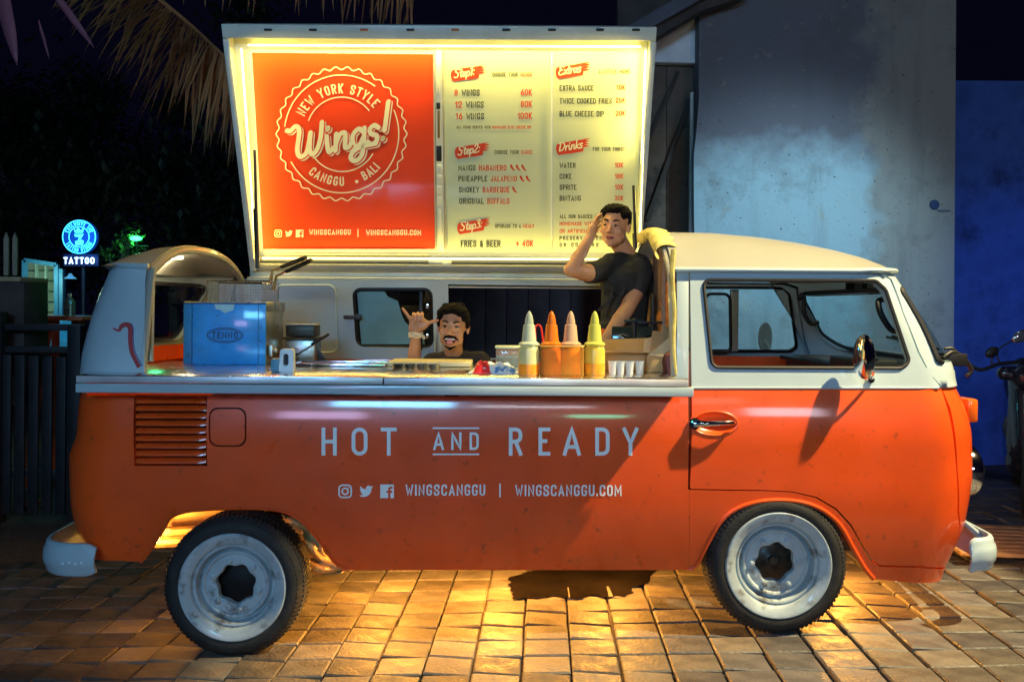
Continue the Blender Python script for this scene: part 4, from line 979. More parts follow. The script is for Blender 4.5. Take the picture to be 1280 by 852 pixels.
line(568,599.5,120.2,8.2,'8','WINGS',1); line(569,604.5,135,8.2,'12','WINGS',1); line(569.5,605,149.5,8.2,'16','WINGS',1)
line(651,664.8,119.7,8.2,'','60K'); line(651,664.8,134.3,8.2,'','80K'); line(647,665,149,8.2,'','100K')
line(570.5,664,161,3.8,'ALL WINGS SERVED WITH','HOMEMADE BLUE CHEESE DIP',st=.2)
line(618,665.5,192.8,5.2,'CHOOSE YOUR','SAUCE')
line(573,633,213.5,7.3,'MANGO','HABANERO'); line(573,646,227,7.3,'PINEAPPLE','JALAPENO'); line(573.8,637,240.8,7.3,'SMOKEY','BARBEQUE'); line(574,636.5,255,7.3,'ORIGINAL','BUFFALO')
line(619,667.5,285,5,'UPGRADE TO A','MEAL?'); line(576,625.5,308.8,8.2,'FRIES & BEER'); line(645,666.5,308.5,8,'','+ 40K')
line(748,788,92.2,5.2,'A LITTLE MORE'); line(699.5,742,113.8,7.2,'EXTRA SAUCE'); line(699.5,765,130,7.2,'TWICE COOKED FRIES'); line(699.5,755,146,7.2,'BLUE CHEESE DIP')
line(770.5,781.5,112.8,6.8,'','10K'); line(769.5,781.5,129,6.8,'','25K'); line(769.5,781.5,145.2,6.8,'','20K')
line(741,781,188.8,5,'FOR YOUR THIRST')
for i,(a,x1,b) in enumerate((('WATER',719.5,'10K'),('COKE',714.5,'18K'),('SPRITE',720.5,'10K'),('BINTANG',726,'30K'))):
    y = 210+i*13.7; line(699.5,x1,y,6.6,a); line(768.5,779,y-.3,6.4,'',b)
line(699.5,752,273,4.8,'ALL OUR SAUCES ARE'); line(699.5,752,282,4.8,'','HOMEMADE WITH NO'); line(699.5,752,291.2,4.8,'','OR ARTIFICIAL ANY'); line(699.5,752,300,4.8,'PRESERVATIVES'); line(699.5,748,308.5,4.8,'OR COLOURS')
for yy, xs in ((207,(639,646,653)),(220.8,(651,658.5)),(234.6,(641.5,))):
    for x in xs: patch(redm, [(x-1.6,yy+.2),(x-.6,yy+2.6),(x+1.2,yy+5),(x+3.6,yy+6.4),(x+5.6,yy+6.2),(x+3.6,yy+4.6),(x+2.2,yy+2.6),(x+1.2,yy-.2),(x+.2,yy-1.5),(x-1.2,yy-.8)], h_mp, L0); flush()
bl, sc_ = MB(), MB()
def blob(x0, y0, x1, y1, s, xs, fs):
    h = y1-y0; w = x1-x0; R_ = random.Random(int(x0+y0)); pts = []
    for t in (0,.15,.35,.55,.75,.93): pts.append((x0+w*(.06+.94*t), y0+h*(.30-.30*t)+R_.uniform(-.4,.4)))
    for i in range(4): a = i/4; pts += [(x1-w*.02+R_.uniform(0,2), y0+h*(.02+.14*i)), (x1-w*(.13+.02*i), y0+h*(.10+.14*i))]
    for t in (.8,.6,.4,.2,.08): pts.append((x0+w*t, y1-h*.30*t+R_.uniform(-.4,.4)-.2))
    pts += [(x0+w*.02,y1-h*.18),(x0,y1-h*.40),(x0+w*.01,y0+h*.42)]
    patch(bl, pts, h_mp, L0); script(sc_, s, xs, y1-h*.24, fs, h_mp, .0014, rot=rad(9), shear=.24, st=.15); bl.obj('brush_mark', REDINK, HT, smooth=False, fix=False); sc_.obj('brush_lettering', CRV, HT, smooth=False, fix=False)
    for q in (bl, sc_): q.v = []; q.f = []; q.m = []
blob(563.5,81,607,103,'Step1:',567.5,10.4); blob(568.5,177.5,612,199.5,'Step2:',572,10.4); blob(571.5,272,613,293.5,'Step3:',575,10.4)
blob(694.5,77.5,737.5,99.5,'Extras',698,10.4); blob(695,173,737.5,194.5,'Drinks',698,10.4)
# wiring conduit left of the logo
mb = MB(); mb.tube([h_mp(536,316,.03), h_mp(340,315.5,.03)], .006, 6); mb.obj('led_cable', CREAM, HT)
# ------------------------------------------------------------------ people
def skin_mat(name, col): return mat(name, col, .48, var=.10, scale=14, bump=.12, bscale=90, coat=.15, rvar=.08)
class Blob:
    def __init__(s): s.mb = MB()
    def cap(s, a, ra, b, rb, n=14, flat=1, axis=None):
        a, b = Vector(a), Vector(b); pts = []; rs = []; d = b-a; L = d.length
        for k in range(5): t = math.pi/2*(1-k/4); pts.append(a-d/L*ra*math.sin(t)*.98); rs.append(max(.0004, ra*math.cos(t)))
        for k in range(1, 5): t = math.pi/2*k/4; pts.append(b+d/L*rb*math.sin(t)*.98); rs.append(max(.0004, rb*math.cos(t)))
        s.mb.tube([p if i else p for i, p in enumerate(pts)], rs, n); return s
    def chain(s, pts, rs):
        for i in range(len(pts)-1): s.cap(pts[i], rs[i], pts[i+1], rs[i+1])
        return s
    def ball(s, c, r, M=None): s.mb.ball(c, r, M, 20, 14); return s
    def bake(s, name, m, parent=None, voxel=.004, smooth=4, fac=.5, deform=None):
        o = s.mb.obj(name, m, parent); r = o.modifiers.new('r','REMESH'); r.mode = 'VOXEL'; r.voxel_size = voxel; r.use_smooth_shade = True
        if smooth: q = o.modifiers.new('s','SMOOTH'); q.iterations = smooth; q.factor = fac
        dg = bpy.context.evaluated_depsgraph_get(); me = bpy.data.meshes.new_from_object(o.evaluated_get(dg)); o.modifiers.clear(); old = o.data; o.data = me; bpy.data.meshes.remove(old); me.name = name
        if deform:
            for v in me.vertices: v.co = deform(v.co)
        if not me.materials: me.materials.append(m)
        me.polygons.foreach_set('use_smooth', [True]*len(me.polygons)); return o
def head_parts(B, M, s, jaw=1.0):
    """head in its own frame: face towards -y, x to its left seen from the front (viewer's right), origin at the head's centre"""
    f = lambda x,y,z: M @ Vector((x*s, y*s, z*s)); R3 = M.to_3x3()
    e = lambda c, r, Q=None: B.ball(f(*c), tuple(q*s for q in r), (R3 @ Q) if Q else R3)
    e((0,.012,.042),(.078,.095,.083)); e((0,-.012,.018),(.070,.083,.078)); e((0,-.022,-.028),(.061*jaw,.068,.066)); e((0,-.040,-.068),(.042*jaw,.046,.042)); e((0,-.066,-.094),(.021,.018,.017))
    for q in (-1,1):
        e((q*.040,-.060,-.022),(.025,.026,.023)); e((q*.041,-.030,-.056),(.021*jaw,.038,.032)); e((q*.029,-.083,.034),(.025,.010,.008))   # cheek, jaw, brow
        e((q*.079,.008,.000),(.009,.019,.031)); e((q*.084,.012,.008),(.006,.014,.020)); e((q*.014,-.096,-.024),(.0095,.010,.0085))
        e((q*.031,-.071,.012),(.021,.014,.013))
    B.cap(f(0,-.083,.022), .0085*s, f(0,-.104,-.014), .0105*s); e((0,-.106,-.020),(.0125,.011,.0105))
def face_bits(M, s, parent, iris=(.03,.015,.01), mouth='closed', browc=(.012,.010,.010), gaze=0, lid=1.0):
    f = lambda x,y,z: M @ Vector((x*s, y*s, z*s)); R3 = M.to_3x3()
    eyeM = mat('eye_white', (.62,.56,.50), .2, coat=.6, var=.02); irisM = mat('iris_brown', iris, .15, coat=.8); browM = mat('brow_hair', browc, .8); lipM = mat('lip_skin', (.36,.12,.09), .45)
    skl = parent.data.materials[0]
    for q in (-1,1):
        mb = MB(); mb.ball(f(q*.031,-.0765,.0115), (.0135*s,.0125*s,.0072*s*lid), R3); mb.obj('eye', eyeM, parent)
        mb = MB(); mb.ball(f(q*.031+gaze,-.0875,.0112), (.0062*s,.0028*s,.0060*s*lid), R3); mb.obj('iris', irisM, parent)
        B = MB(); B.tube([f(q*(.017),-.0835,.0135*lid), f(q*.024,-.0905,.0195*lid), f(q*.034,-.0900,.0200*lid), f(q*.046,-.0805,.0150*lid)], [.0014*s,.0030*s,.0034*s,.0018*s], 6); B.obj('eyelid', browM, parent)
        B = MB(); B.tube([f(q*.013,-.0925,.034), f(q*.024,-.0965,.041), f(q*.037,-.0905,.0425), f(q*.052,-.0745,.034)], [.0034*s,.0056*s,.0050*s,.0018*s], 7); B.obj('eyebrow', browM, parent)
        mb = MB(); mb.ball(f(q*.006,-.1075,-.0285), (.0032*s,.003*s,.0022*s), R3); mb.obj('nostril', browM, parent)
    if mouth == 'closed':
        B = MB(); B.tube([f(-.026,-.083,-.0555), f(-.013,-.0945,-.0515), f(0,-.0965,-.053), f(.013,-.0945,-.0515), f(.026,-.083,-.0555)], [.001*s,.0042*s,.0040*s,.0042*s,.001*s], 8)
        B.tube([f(-.022,-.083,-.0595), f(-.01,-.0925,-.0625), f(.01,-.0925,-.0625), f(.022,-.083,-.0595)], [.001*s,.0052*s,.0052*s,.001*s], 8); B.obj('lips', lipM, parent)
        B = MB(); B.tube([f(-.026,-.0855,-.0570), f(-.01,-.0975,-.0565), f(.01,-.0975,-.0565), f(.026,-.0855,-.0570)], .0011*s, 6); B.obj('mouth_line', browM, parent)
    else:
        hollow = mat('mouth_dark', (.05,.01,.01), .6)
        mb = MB(); mb.ball(f(0,-.082,-.062), (.029*s,.014*s,.018*s), R3); mb.obj('mouth', hollow, parent)
        B = MB(); pts = [f(.031*math.cos(a)*(1), -.0935+.012*abs(math.cos(a))**2, -.060+(.013 if math.sin(a) > 0 else .019)*math.sin(a)+.005*math.cos(a)**2) for a in [2*math.pi*k/20 for k in range(20)]]
        B.tube(pts, .0038*s, 8, True); B.obj('lips', lipM, parent)
        mb = MB(); 
        for k in range(6): x = (k-2.5)*.0082; mb.box(f(x,-.0945+abs(x)*.13,-.0515-abs(x)*.0+.001), (.0078*s,.004*s,.0095*s), R3)
        mb.obj('teeth', mat('teeth', (.80,.78,.72), .25, coat=.5, var=.02), parent, bevel=.001)
        B2 = MB(); B2.ball(f(0,-.098,-.0665), (.0165*s,.013*s,.0125*s), R3 @ Matrix.Rotation(rad(20),3,'X')); B2.obj('tongue', mat('tongue_pink', (.70,.26,.26), .35, coat=.5), parent)
def fingers(B, specs, r=.0082):
    for pts in specs:
        n = len(pts); B.chain(pts, [r*(1-.22*i/(n-1)) for i in range(n)])
# ---- standing man
YS = 1.10
def A1(px, py, dy=0): return at(px, py, YS+dy)
SK1 = skin_mat('skin_tan', (.60,.31,.165)); SK2 = skin_mat('skin_brown', (.54,.27,.14))
B = Blob()
Hc = A1(769,284.5,-.03); s1 = 1.0
HM = Matrix.Translation(Hc) @ Matrix.Rotation(rad(-24), 4, 'Z') @ Matrix.Rotation(rad(6), 4, 'Y') @ Matrix.Rotation(rad(4), 4, 'X')
head_parts(B, HM, s1, 1.16)
nk = A1(783,319,.04); B.cap(HM @ Vector((0,.020,-.055)), .056, nk, .060)
shR = A1(752,332,-.08); shL = A1(806,334,.08); chest = A1(783,352,.02); hips = A1(778,425,.03)
B.cap(A1(766,331,-.05), .048, A1(796,333,.06), .050); B.cap(chest+Vector((-.02,-.02,.0)), .09, chest+Vector((.03,.03,.0)), .09); B.cap(chest, .10, hips, .10)
B.cap(hips+Vector((-.05,-.03,0)), .11, hips+Vector((.05,.03,0)), .11)
fz = .43
for q, dx in ((-1,-.10),(1,.10)):
    hp_ = hips+Vector((dx*.9, dx*.4, -.06)); kn = Vector((hp_.x-.02, hp_.y-.05, .80 if False else (hp_.z+fz)/2+.02)); an = Vector((hp_.x, hp_.y, fz+.07))
    B.cap(hp_, .085, kn, .058); B.cap(kn, .056, an, .040); B.cap(an+Vector((0,.02,-.03)), .036, an+Vector((-.02,-.15,-.042)), .028)
elR = A1(714,337,-.30); wrR = A1(738,296,-.24)
B.chain([A1(757,333,-.07), A1(736,341,-.20), elR], [.056,.050,.042]); B.chain([elR, elR.lerp(wrR,.35), wrR], [.040,.038,.027])
# hand on the temple: palm and fingers running over the brow
B.cap(wrR, .026, A1(740,286,-.225), .027); B.cap(A1(739,289,-.235), .021, A1(743,281,-.215), .020); B.cap(A1(742,290,-.20), .020, A1(744,285,-.19), .018)
fingers(B, [[A1(742,279,-.23),A1(746,271,-.205),A1(752,267,-.165)],[A1(743,281,-.215),A1(747,274,-.19),A1(752.5,270.5,-.15)],[A1(744,283,-.20),A1(748,278,-.175),A1(752,275,-.14)],[A1(744,287,-.19),A1(748,284,-.165),A1(751,281,-.135)],[A1(739,290,-.20),A1(743,294,-.175),A1(747,296,-.155)]], .0090)
# other arm hangs down across the hip
sh2 = A1(799,338,-.02); el2 = A1(784,386,-.12); wr2_ = A1(757,424,-.26)
B.chain([sh2, A1(795,362,-.06), el2], [.062,.054,.046]); B.chain([el2, el2.lerp(wr2_,.35), wr2_], [.046,.044,.029]); B.cap(wr2_, .028, A1(748,438,-.30), .032)
fingers(B, [[A1(744,438,-.32),A1(740,446,-.34),A1(741,453,-.33)],[A1(747,441,-.33),A1(743,449,-.35),A1(745,456,-.34)],[A1(750,442,-.32),A1(747,451,-.34),A1(749,457,-.32)],[A1(753,442,-.31),A1(751,450,-.32),A1(753,456,-.30)],[A1(744,432,-.28),A1(738,437,-.28),A1(737,443,-.28)]])
pm = B.bake('person', SK1, None, .0042, 5)
tag(pm, 'man in black t-shirt standing with his hand on his forehead before the lit menu', 'person')
face_bits(HM, s1, pm, lid=.75, gaze=-.002)
def hair_shell(name, HM, s, parent, col, top, back, front, side, grow=1.0, fringe=None):
    B = Blob(); f = lambda x,y,z: HM @ Vector((x*s,y*s,z*s)); R3 = HM.to_3x3()
    for c, r in top: B.ball(f(*c), tuple(q*s for q in r), R3)
    o = B.bake(name, mat('hair_black', col, .7, var=.4, scale=90, bump=1.0, bscale=220, spec=.15), parent, .0045, 2, deform=lambda c: c+Vector((noise.noise(c*60), noise.noise(c*60+Vector((7,0,0))), noise.noise(c*75+Vector((0,9,0)))*1.3))*.0045)
    return o
hair_shell('hair', HM, s1, pm, (.006,.005,.005), [((0,.026,.068),(.083,.090,.068)),((0,-.026,.104),(.066,.058,.032)),((-.01,-.056,.099),(.056,.032,.024)),((.060,-.040,.078),(.020,.030,.028)),((-.060,-.040,.078),(.020,.030,.028)),((0,.055,.030),(.076,.062,.062)),((.074,.020,.030),(.010,.030,.034)),((-.074,.020,.030),(.010,.030,.034))], 0, 0, 0)
TS = mat('black_cotton', (.022,.024,.026), .88, var=.25, scale=9, bump=.35, bscale=26)
TS2 = mat('black_cotton_worn', (.016,.014,.018), .88, var=.25, scale=9, bump=.35, bscale=26)
B = Blob()
B.cap(A1(764,330,-.05), .066, A1(798,332,.06), .074); B.cap(A1(775,326,0), .058, A1(790,326,.05), .060); B.cap(chest+Vector((-.035,-.04,.0)), .125, chest+Vector((.04,.04,.0)), .13); B.cap(chest, .142, hips+Vector((.0,0,.04)), .140)
B.mb.tube([hips+Vector((0,0,.10)), hips+Vector((0,0,-.06))], [.150,.158], 24)
B.mb.tube([A1(758,334,-.07), A1(745,340,-.14), A1(735,341,-.20)], [.062,.064,.060], 16)
B.mb.tube([A1(801,331,-.0), A1(799,345,-.03), A1(793,366,-.07)], [.068,.072,.068], 16); B.ball(A1(799,336,.0), .070)
B.mb.tube([nk+Vector((-.006,0,-.05)), nk+Vector((-.006,-.004,-.004))], [.105,.070], 20)
for a, b, r in ((A1(770,350,-.13),A1(757,395,-.12),.013),(A1(780,362,-.14),A1(763,405,-.13),.012),(A1(760,345,-.12),A1(776,372,-.14),.011),(A1(775,395,-.13),A1(755,420,-.12),.014),(A1(792,352,-.09),A1(801,362,-.06),.010),(A1(766,372,-.135),A1(748,388,-.10),.012)): B.cap(a, r, b, r*.6)
def wr_(c):
    n = noise.noise(Vector((c.x*14, c.y*9, c.z*7)))*.007+noise.noise(Vector((c.x*34+5, c.y*20, c.z*16)))*.0028; return c+Vector((n*.4, n*.9, n*.2))
B.bake('t_shirt', TS, pm, .0055, 3, deform=wr_)
B = Blob(); B.cap(hips+Vector((-.06,-.03,-.03)), .135, hips+Vector((.06,.03,-.03)), .135)
for dx in (-.10,.10):
    hp_ = hips+Vector((dx*.9, dx*.4, -.06)); B.mb.tube([hp_, Vector((hp_.x-.02, hp_.y-.04, (hp_.z+fz)/2))], [.11,.098], 16)
B.bake('shorts', mat('orange_shorts', (.72,.12,.025), .85, var=.15, bump=.3, bscale=20), pm, .008, 2)
# ---- man behind the counter
YB = .93
def A2(px, py, dy=0): return at(px, py, YB+dy)
B = Blob(); s2 = 1.02; Hc2 = A2(566.5,410,-.06)
HM2 = Matrix.Translation(Hc2) @ Matrix.Rotation(rad(-5), 4, 'Z') @ Matrix.Rotation(rad(3), 4, 'Y') @ Matrix.Rotation(rad(3), 4, 'X')
head_parts(B, HM2, s2, 1.0)
nk2 = A2(567,446,.03); B.cap(HM2 @ Vector((0,.026,-.06)), .050, nk2, .056)
B.cap(A2(543,458,.03), .048, A2(594,456,.03), .050); B.cap(A2(567,480,.04), .10, A2(567,530,.06), .12)
hips2 = Vector((A2(567,0).x, YB+.08, .72)); B.cap(A2(567,500,.05), .13, hips2, .13)
for dx in (-.11,.11):
    h0 = hips2+Vector((dx,0,-.04)); k0 = h0+Vector((dx*.8,.36,.02)); a0 = Vector((k0.x, k0.y-.05, .50)); B.cap(h0,.085,k0,.06); B.cap(k0,.056,a0,.04); B.cap(a0,.036,a0+Vector((0,.14,-.015)),.028)
B.chain([A2(594,460,.03), A2(616,480,.02), A2(612,520,-.0)], [.058,.048,.042]); B.chain([A2(612,520,0), A2(585,540,-.04)], [.042,.030]); B.cap(A2(585,540,-.04), .03, A2(572,545,-.04), .03)
el3 = A2(516,478,-.02); wr3 = A2(519.5,420,-.10)
B.chain([A2(545,460,.03), A2(528,476,.03), el3], [.056,.050,.044]); B.chain([el3, el3.lerp(wr3,.4), wr3], [.043,.042,.027])
# shaka hand: palm to the viewer, little finger up-left, three curled fingers, thumb out to the right
A3 = lambda px, py, dy=0: A2(px, py, -.105+dy)
B.cap(A3(519.5,419), .026, A3(520,411), .029); B.chain([A3(515,411), A3(516,400)], [.020,.019]); B.chain([A3(521,411,.004), A3(523,400,.004)], [.021,.020]); B.chain([A3(526,409), A3(529,401)], [.021,.018]); B.cap(A3(529,408), .020, A3(534,404), .017)
fingers(B, [[A3(513,399),A3(508.5,392.5,-.005),A3(503.5,386,-.008)]], .0105)
fingers(B, [[A3(516.5,397,.012),A3(517,392,-.005),A3(517.5,394,-.026),A3(518.5,400.5,-.030)],[A3(522,397,.012),A3(522.5,391.5,-.006),A3(522.7,394,-.028),A3(523,400.5,-.032)],[A3(527.5,397,.012),A3(528,391.8,-.005),A3(527.8,394,-.027),A3(527.4,400,-.030)]], .0105)
fingers(B, [[A3(531,406,-.006),A3(538.5,402.5,-.010),A3(547,400.5,-.006)]], .0118)
pb = B.bake('person', SK2, None, .0042, 4)
tag(pb, 'laughing man with moustache behind the steel counter, thumb and little finger raised', 'person')
face_bits(HM2, s2, pb, mouth='open', lid=.85)
hair_shell('hair', HM2, s2, pb, (.010,.008,.008), [((0,.028,.060),(.083,.088,.071)),((.0,-.022,.102),(.068,.060,.031)),((-.035,-.03,.118),(.03,.03,.016)),((.02,-.01,.126),(.04,.03,.012)),((.045,-.035,.108),(.022,.02,.014)),((-.024,-.056,.097),(.050,.030,.024)),((.030,-.050,.092),(.044,.032,.026)),((.064,-.036,.072),(.022,.034,.036)),((-.064,-.036,.076),(.022,.032,.032)),((.076,-.006,.035),(.014,.026,.034)),((-.076,-.006,.035),(.014,.026,.034)),((0,.055,.030),(.078,.060,.060)),((.079,.006,.045),(.010,.026,.040)),((-.079,.006,.045),(.010,.026,.040))], 0, 0, 0)
f = lambda x,y,z: HM2 @ Vector((x*s2,y*s2,z*s2))
Bm = Blob(); Bm.chain([f(-.041,-.072,-.056),f(-.026,-.090,-.042),f(0,-.100,-.036),f(.026,-.090,-.042),f(.041,-.072,-.056)], [.003,.0075,.007,.0075,.003])
Bm.bake('moustache', mat('hair_black', (.01,.01,.01)), pb, .002, 2)
Bm = Blob(); Bm.chain([f(-.030,-.068,-.090),f(0,-.0835,-.102),f(.030,-.068,-.090)], [.003,.009,.003]); Bm.bake('chin_beard', mat('hair_black', (.01,.01,.01)), pb, .002, 2)
B = Blob()
B.cap(A2(541,455,.03), .066, A2(598,453,.03), .070); B.cap(A2(556,449,.04), .05, A2(580,448,.04), .05); B.cap(A2(567,472,.04), .142, A2(567,528,.05), .14); B.mb.tube([A2(567,510,.05), hips2+Vector((0,0,-.05))], [.15,.15], 20)
B.mb.tube([A2(543,461,.03), A2(530,474,.02), A2(523,482,.0)], [.062,.062,.058], 14); B.mb.tube([A2(594,456,.03), A2(610,466,.02), A2(620,486,.01)], [.070,.072,.066], 14); B.ball(A2(600,458,.03), .072)
B.mb.tube([nk2+Vector((0,.0,-.05)), nk2+Vector((0,.006,-.004))], [.12,.074], 20)
B.bake('t_shirt', TS2, pb, .0055, 3, deform=wr_)
mb = MB(); c = A3(519.7,418.5); R_ = random.Random(3)
for k, (dz, rr_) in enumerate(((0,.036),(.010,.037),(-.009,.036))):
    mb.tube([c+Vector((rr_*math.cos(a), rr_*.85*math.sin(a), dz+.003*math.sin(3*a+k))) for a in [2*math.pi*q/24 for q in range(24)]], .0048, 6, True)
mb.tube(crom([c+Vector((.030,-.02,0)), c+Vector((.045,-.03,-.004)), c+Vector((.050,-.03,-.018)), c+Vector((.040,-.03,-.014))],4), .005, 6); mb.obj('bracelet', mat('bracelet_cream', (.75,.68,.50), .6), pb)
# ------------------------------------------------------------------ things on the counter
ZC = ZT+.0005
def onc(px, py): p = at_z(px, py, ZC); return p          # where the photograph's (px, py) meets the counter
def frm(px, py): p = onc(px, py); return p
# deep fryer with its blue front
p = Vector(at(281, 457, .58)); p.z = ZC; k = (p.y+D)/F
fw_, fh, fdp = 103*k, 77*k, .36
fr = thing('deep_fryer', 'steel deep fryer with a blue front standing at the left end of the counter', 'fryer', p)
STL2 = mat('worn_steel', (.42,.40,.34), .32, metal=1, var=.25, scale=9, bump=.1, bscale=20, rvar=.12)
BLUEF = mat('blue_film', (.02,.34,.86), .32, coat=.5, var=.14, scale=9, bump=.12, bscale=22, rvar=.1, dirt=((.02,.14,.34), 30, .62, .1))
mb = MB(); t_ = .006
mb.box((0, fdp/2, fh*.45), (fw_-.012, fdp, fh*.90))
mb.obj('tank', STL2, fr, bevel=.006)
mb = MB(); mb.box((0,-.004,fh/2), (fw_,.008,fh)); mb.obj('front_panel', BLUEF, fr, bevel=.003)
for x in (-fw_/2+.045, fw_/2-.038):
    mb = MB(); mb.box((x,-.0095,fh/2), (.003,.003,fh-.006)); mb.obj('panel_fold', mat('blue_dark', (.01,.10,.30), .5), fr)
mb = MB(); mb.box((0,-.009,fh-.004), (fw_,.006,.008)); mb.obj('panel_fold', mat('blue_dark', (.01,.10,.30)), fr)
fmp = lambda px, py, l: Vector(((px-281)*k, -.0085-l, (457-py)*k))
mb = MB(); ring(mb, 281.5, 420.5, 22, 1.3, fmp, .001, n=48, ry=9); ring(mb, 281.5, 420.5, 19.5, .7, fmp, .001, n=48, ry=7)
caps(mb, 'TENNO', 265.5, 424.6, 8.4, fmp, .0014, total=32, st=.20, wr=.5); mb.obj('maker_badge', mat('badge_ink', (.01,.05,.14), .5), fr, smooth=False, fix=False)
mb = MB(); patch(mb, [fmp(0,0,0)[0:2] and (x,y) for x,y in ((268,381),(294,381),(292,389),(285,391.5),(281,393),(276,389),(270,388))], fmp, .0018); mb.obj('torn_sticker', mat('sticker_pale', (.45,.75,.78), .35), fr, smooth=False, fix=False)
mb = MB()
for x in (-1,1): mb.box((x*(fw_/2-.004), fdp/2, fh*.94), (.006, fdp, .05))
mb.box((0,fdp-.004,fh*.94),(fw_,.006,.05)); mb.obj('tank_rim', STL2, fr, bevel=.002)
mb = MB(); mb.box((fw_/2+.012,.06,.07), (.02,.05,.06)); mb.tube([(fw_/2+.02,.06,.07),(fw_/2+.04,.06,.07)], .014, 12); mb.obj('drain_tap', STL2, fr, bevel=.003)
# wire baskets hooked in the fryer
WIRE = mat('greasy_wire', (.36,.33,.26), .35, metal=1, var=.3, scale=30)
def basket(x0, x1, y0, y1, z0, z1, hnd, label):
    c = Vector(((x0+x1)/2, (y0+y1)/2, z0)); t = thing('fryer_basket', label, 'fryer basket', c, 0, 'wire baskets in the fryer'); mb = MB(); f_ = mb
    X0, X1, Y0, Y1, Z1 = x0-c.x, x1-c.x, y0-c.y, y1-c.y, z1-z0
    n = 22
    for i in range(n+1):
        x = X0+(X1-X0)*i/n
        mb.bar((x,Y0,0),(x,Y0,Z1),.0016); mb.bar((x,Y1,0),(x,Y1,Z1),.0016); mb.bar((x,Y0,0),(x,Y1,0),.0016)
    for i in range(11):
        y = Y0+(Y1-Y0)*i/10; mb.bar((X0,y,0),(X0,y,Z1),.0016); mb.bar((X1,y,0),(X1,y,Z1),.0016)
    for i in range(13):
        z = Z1*i/12
        for a, b in (((X0,Y0,z),(X1,Y0,z)),((X0,Y1,z),(X1,Y1,z)),((X0,Y0,z),(X0,Y1,z)),((X1,Y0,z),(X1,Y1,z))): mb.bar(a, b, .0016)
    mb.obj('wire_mesh', WIRE, t, smooth=False); mb = MB(); mb.tube([(X0,Y0,Z1),(X1,Y0,Z1),(X1,Y1,Z1),(X0,Y1,Z1)], .004, 6, True); mb.obj('rim_wire', STEEL, t)
    a, b, cc = [q-c for q in hnd]; mb = MB(); mb.tube([a, b, b.lerp(cc,.35)], .005, 6); mb.tube([a+Vector((0,.05,0)), b+Vector((0,.012,0)), b.lerp(cc,.35)], .005, 6); mb.obj('handle_wire', STEEL, t)
    mb = MB(); mb.tube([b.lerp(cc,.3), b.lerp(cc,.6), cc], [.011,.014,.012], 10); mb.obj('handle_grip', BLACK, t)
zf = ZC+fh
b0 = at(260,0,.74).x; b1 = at(337,0,.74).x
basket(b0, b0+.34, p.y+.17, p.y+.33, zf-.06, at(0,349,.74).z, (at(336,355,.86), at(340,338,.80), at(382,322,.62)), 'rear wire fryer basket, its grip pointing up to the right')
basket(b0+.11, b1+.01, p.y+.03, p.y+.155, zf-.09, at(0,352,.66).z, (at(340,362,.70), at(345,345,.66), at(389,325,.52)), 'front wire fryer basket, its dark grip pointing up to the right')
# black pan set with tongs beside the fryer
q = onc(372,452); t = thing('gastro_pan', 'dark metal pan with a pale lid standing right of the fryer', 'pan', (q.x, q.y+.12, ZC))
mb = MB(); mb.box((0,0,.06), (.17,.16,.12)); mb.obj('pan_body', STL2, t, bevel=.012); mb = MB(); mb.box((0,0,.125), (.19,.18,.012)); mb.box((.0,.0,.165),(.16,.14,.06)); mb.obj('lid', mat('dull_black_pan',(.05,.045,.03),.4,metal=.4), t, bevel=.008)
mb = MB(); mb.box((0,0,.20),(.165,.145,.01)); mb.obj('lid_edge', CREAM, t, bevel=.003)
q = onc(385,452); t = thing('tongs', 'dark steel tongs leaning up out of the pan beside the fryer', 'tongs', (q.x, q.y, ZC))
ty = q.y; mb = MB(); a, b = at(362,447,ty)-Vector((q.x,q.y,ZC)), at(411,417.5,ty+.02)-Vector((q.x,q.y,ZC)); mb.bar(a, b, .014, .006); mb.obj('arm', STL2, t, bevel=.001); mb = MB(); mb.bar(a+Vector((.01,.02,.0)), b+Vector((0,.012,0)), .016, .006); mb.tube([a.lerp(b,.55), b], .008, 8); mb.obj('arm', BLACK, t)
q = onc(394,455); t = thing('scraper', 'black handled scraper lying beyond the pan on the counter', 'scraper', (q.x, q.y+.05, ZC))
mb = MB(); mb.add([at(381,432,ty+.1)-t.location, at(392,428,ty+.1)-t.location, at(408,450,ty+.1)-t.location, at(383,450,ty+.1)-t.location, at(381,432,ty+.14)-t.location, at(392,428,ty+.14)-t.location, at(408,450,ty+.14)-t.location, at(383,450,ty+.14)-t.location], [(0,1,2,3),(4,7,6,5),(0,4,5,1),(1,5,6,2),(2,6,7,3),(3,7,4,0)]); mb.obj('blade', BLACK, t, bevel=.004)
# white tape dispenser
q = onc(357,466); kk = (q.y+D)/F; t = thing('tape_holder', 'small white upright holder with an oval slot at the counter front', 'tape holder', (q.x, q.y, ZC))
mb = MB(); mb.prism(fillet([(-9*kk,0),(10*kk,0),(9.5*kk,30*kk),(-7*kk,30*kk)], 4*kk), .035, lambda a,b,w: Vector((a,w,b)), [fillet([(-3.2*kk,9*kk),(3.4*kk,9*kk),(3.4*kk,24*kk),(-3.2*kk,24*kk)][::-1], 3.2*kk)]); mb.obj('holder_body', PRINTW, t, bevel=.003)
mb = MB(); mb.box((0,.03,16*kk), (9*kk,.012,20*kk)); mb.obj('slot_back', BLACK, t)
mb = MB(); mb.box((-15*kk,.05,9*kk), (12*kk,.05,17*kk)); mb.obj('tape_roll', mat('tape_blue',(.12,.30,.42),.4), t, bevel=.008)
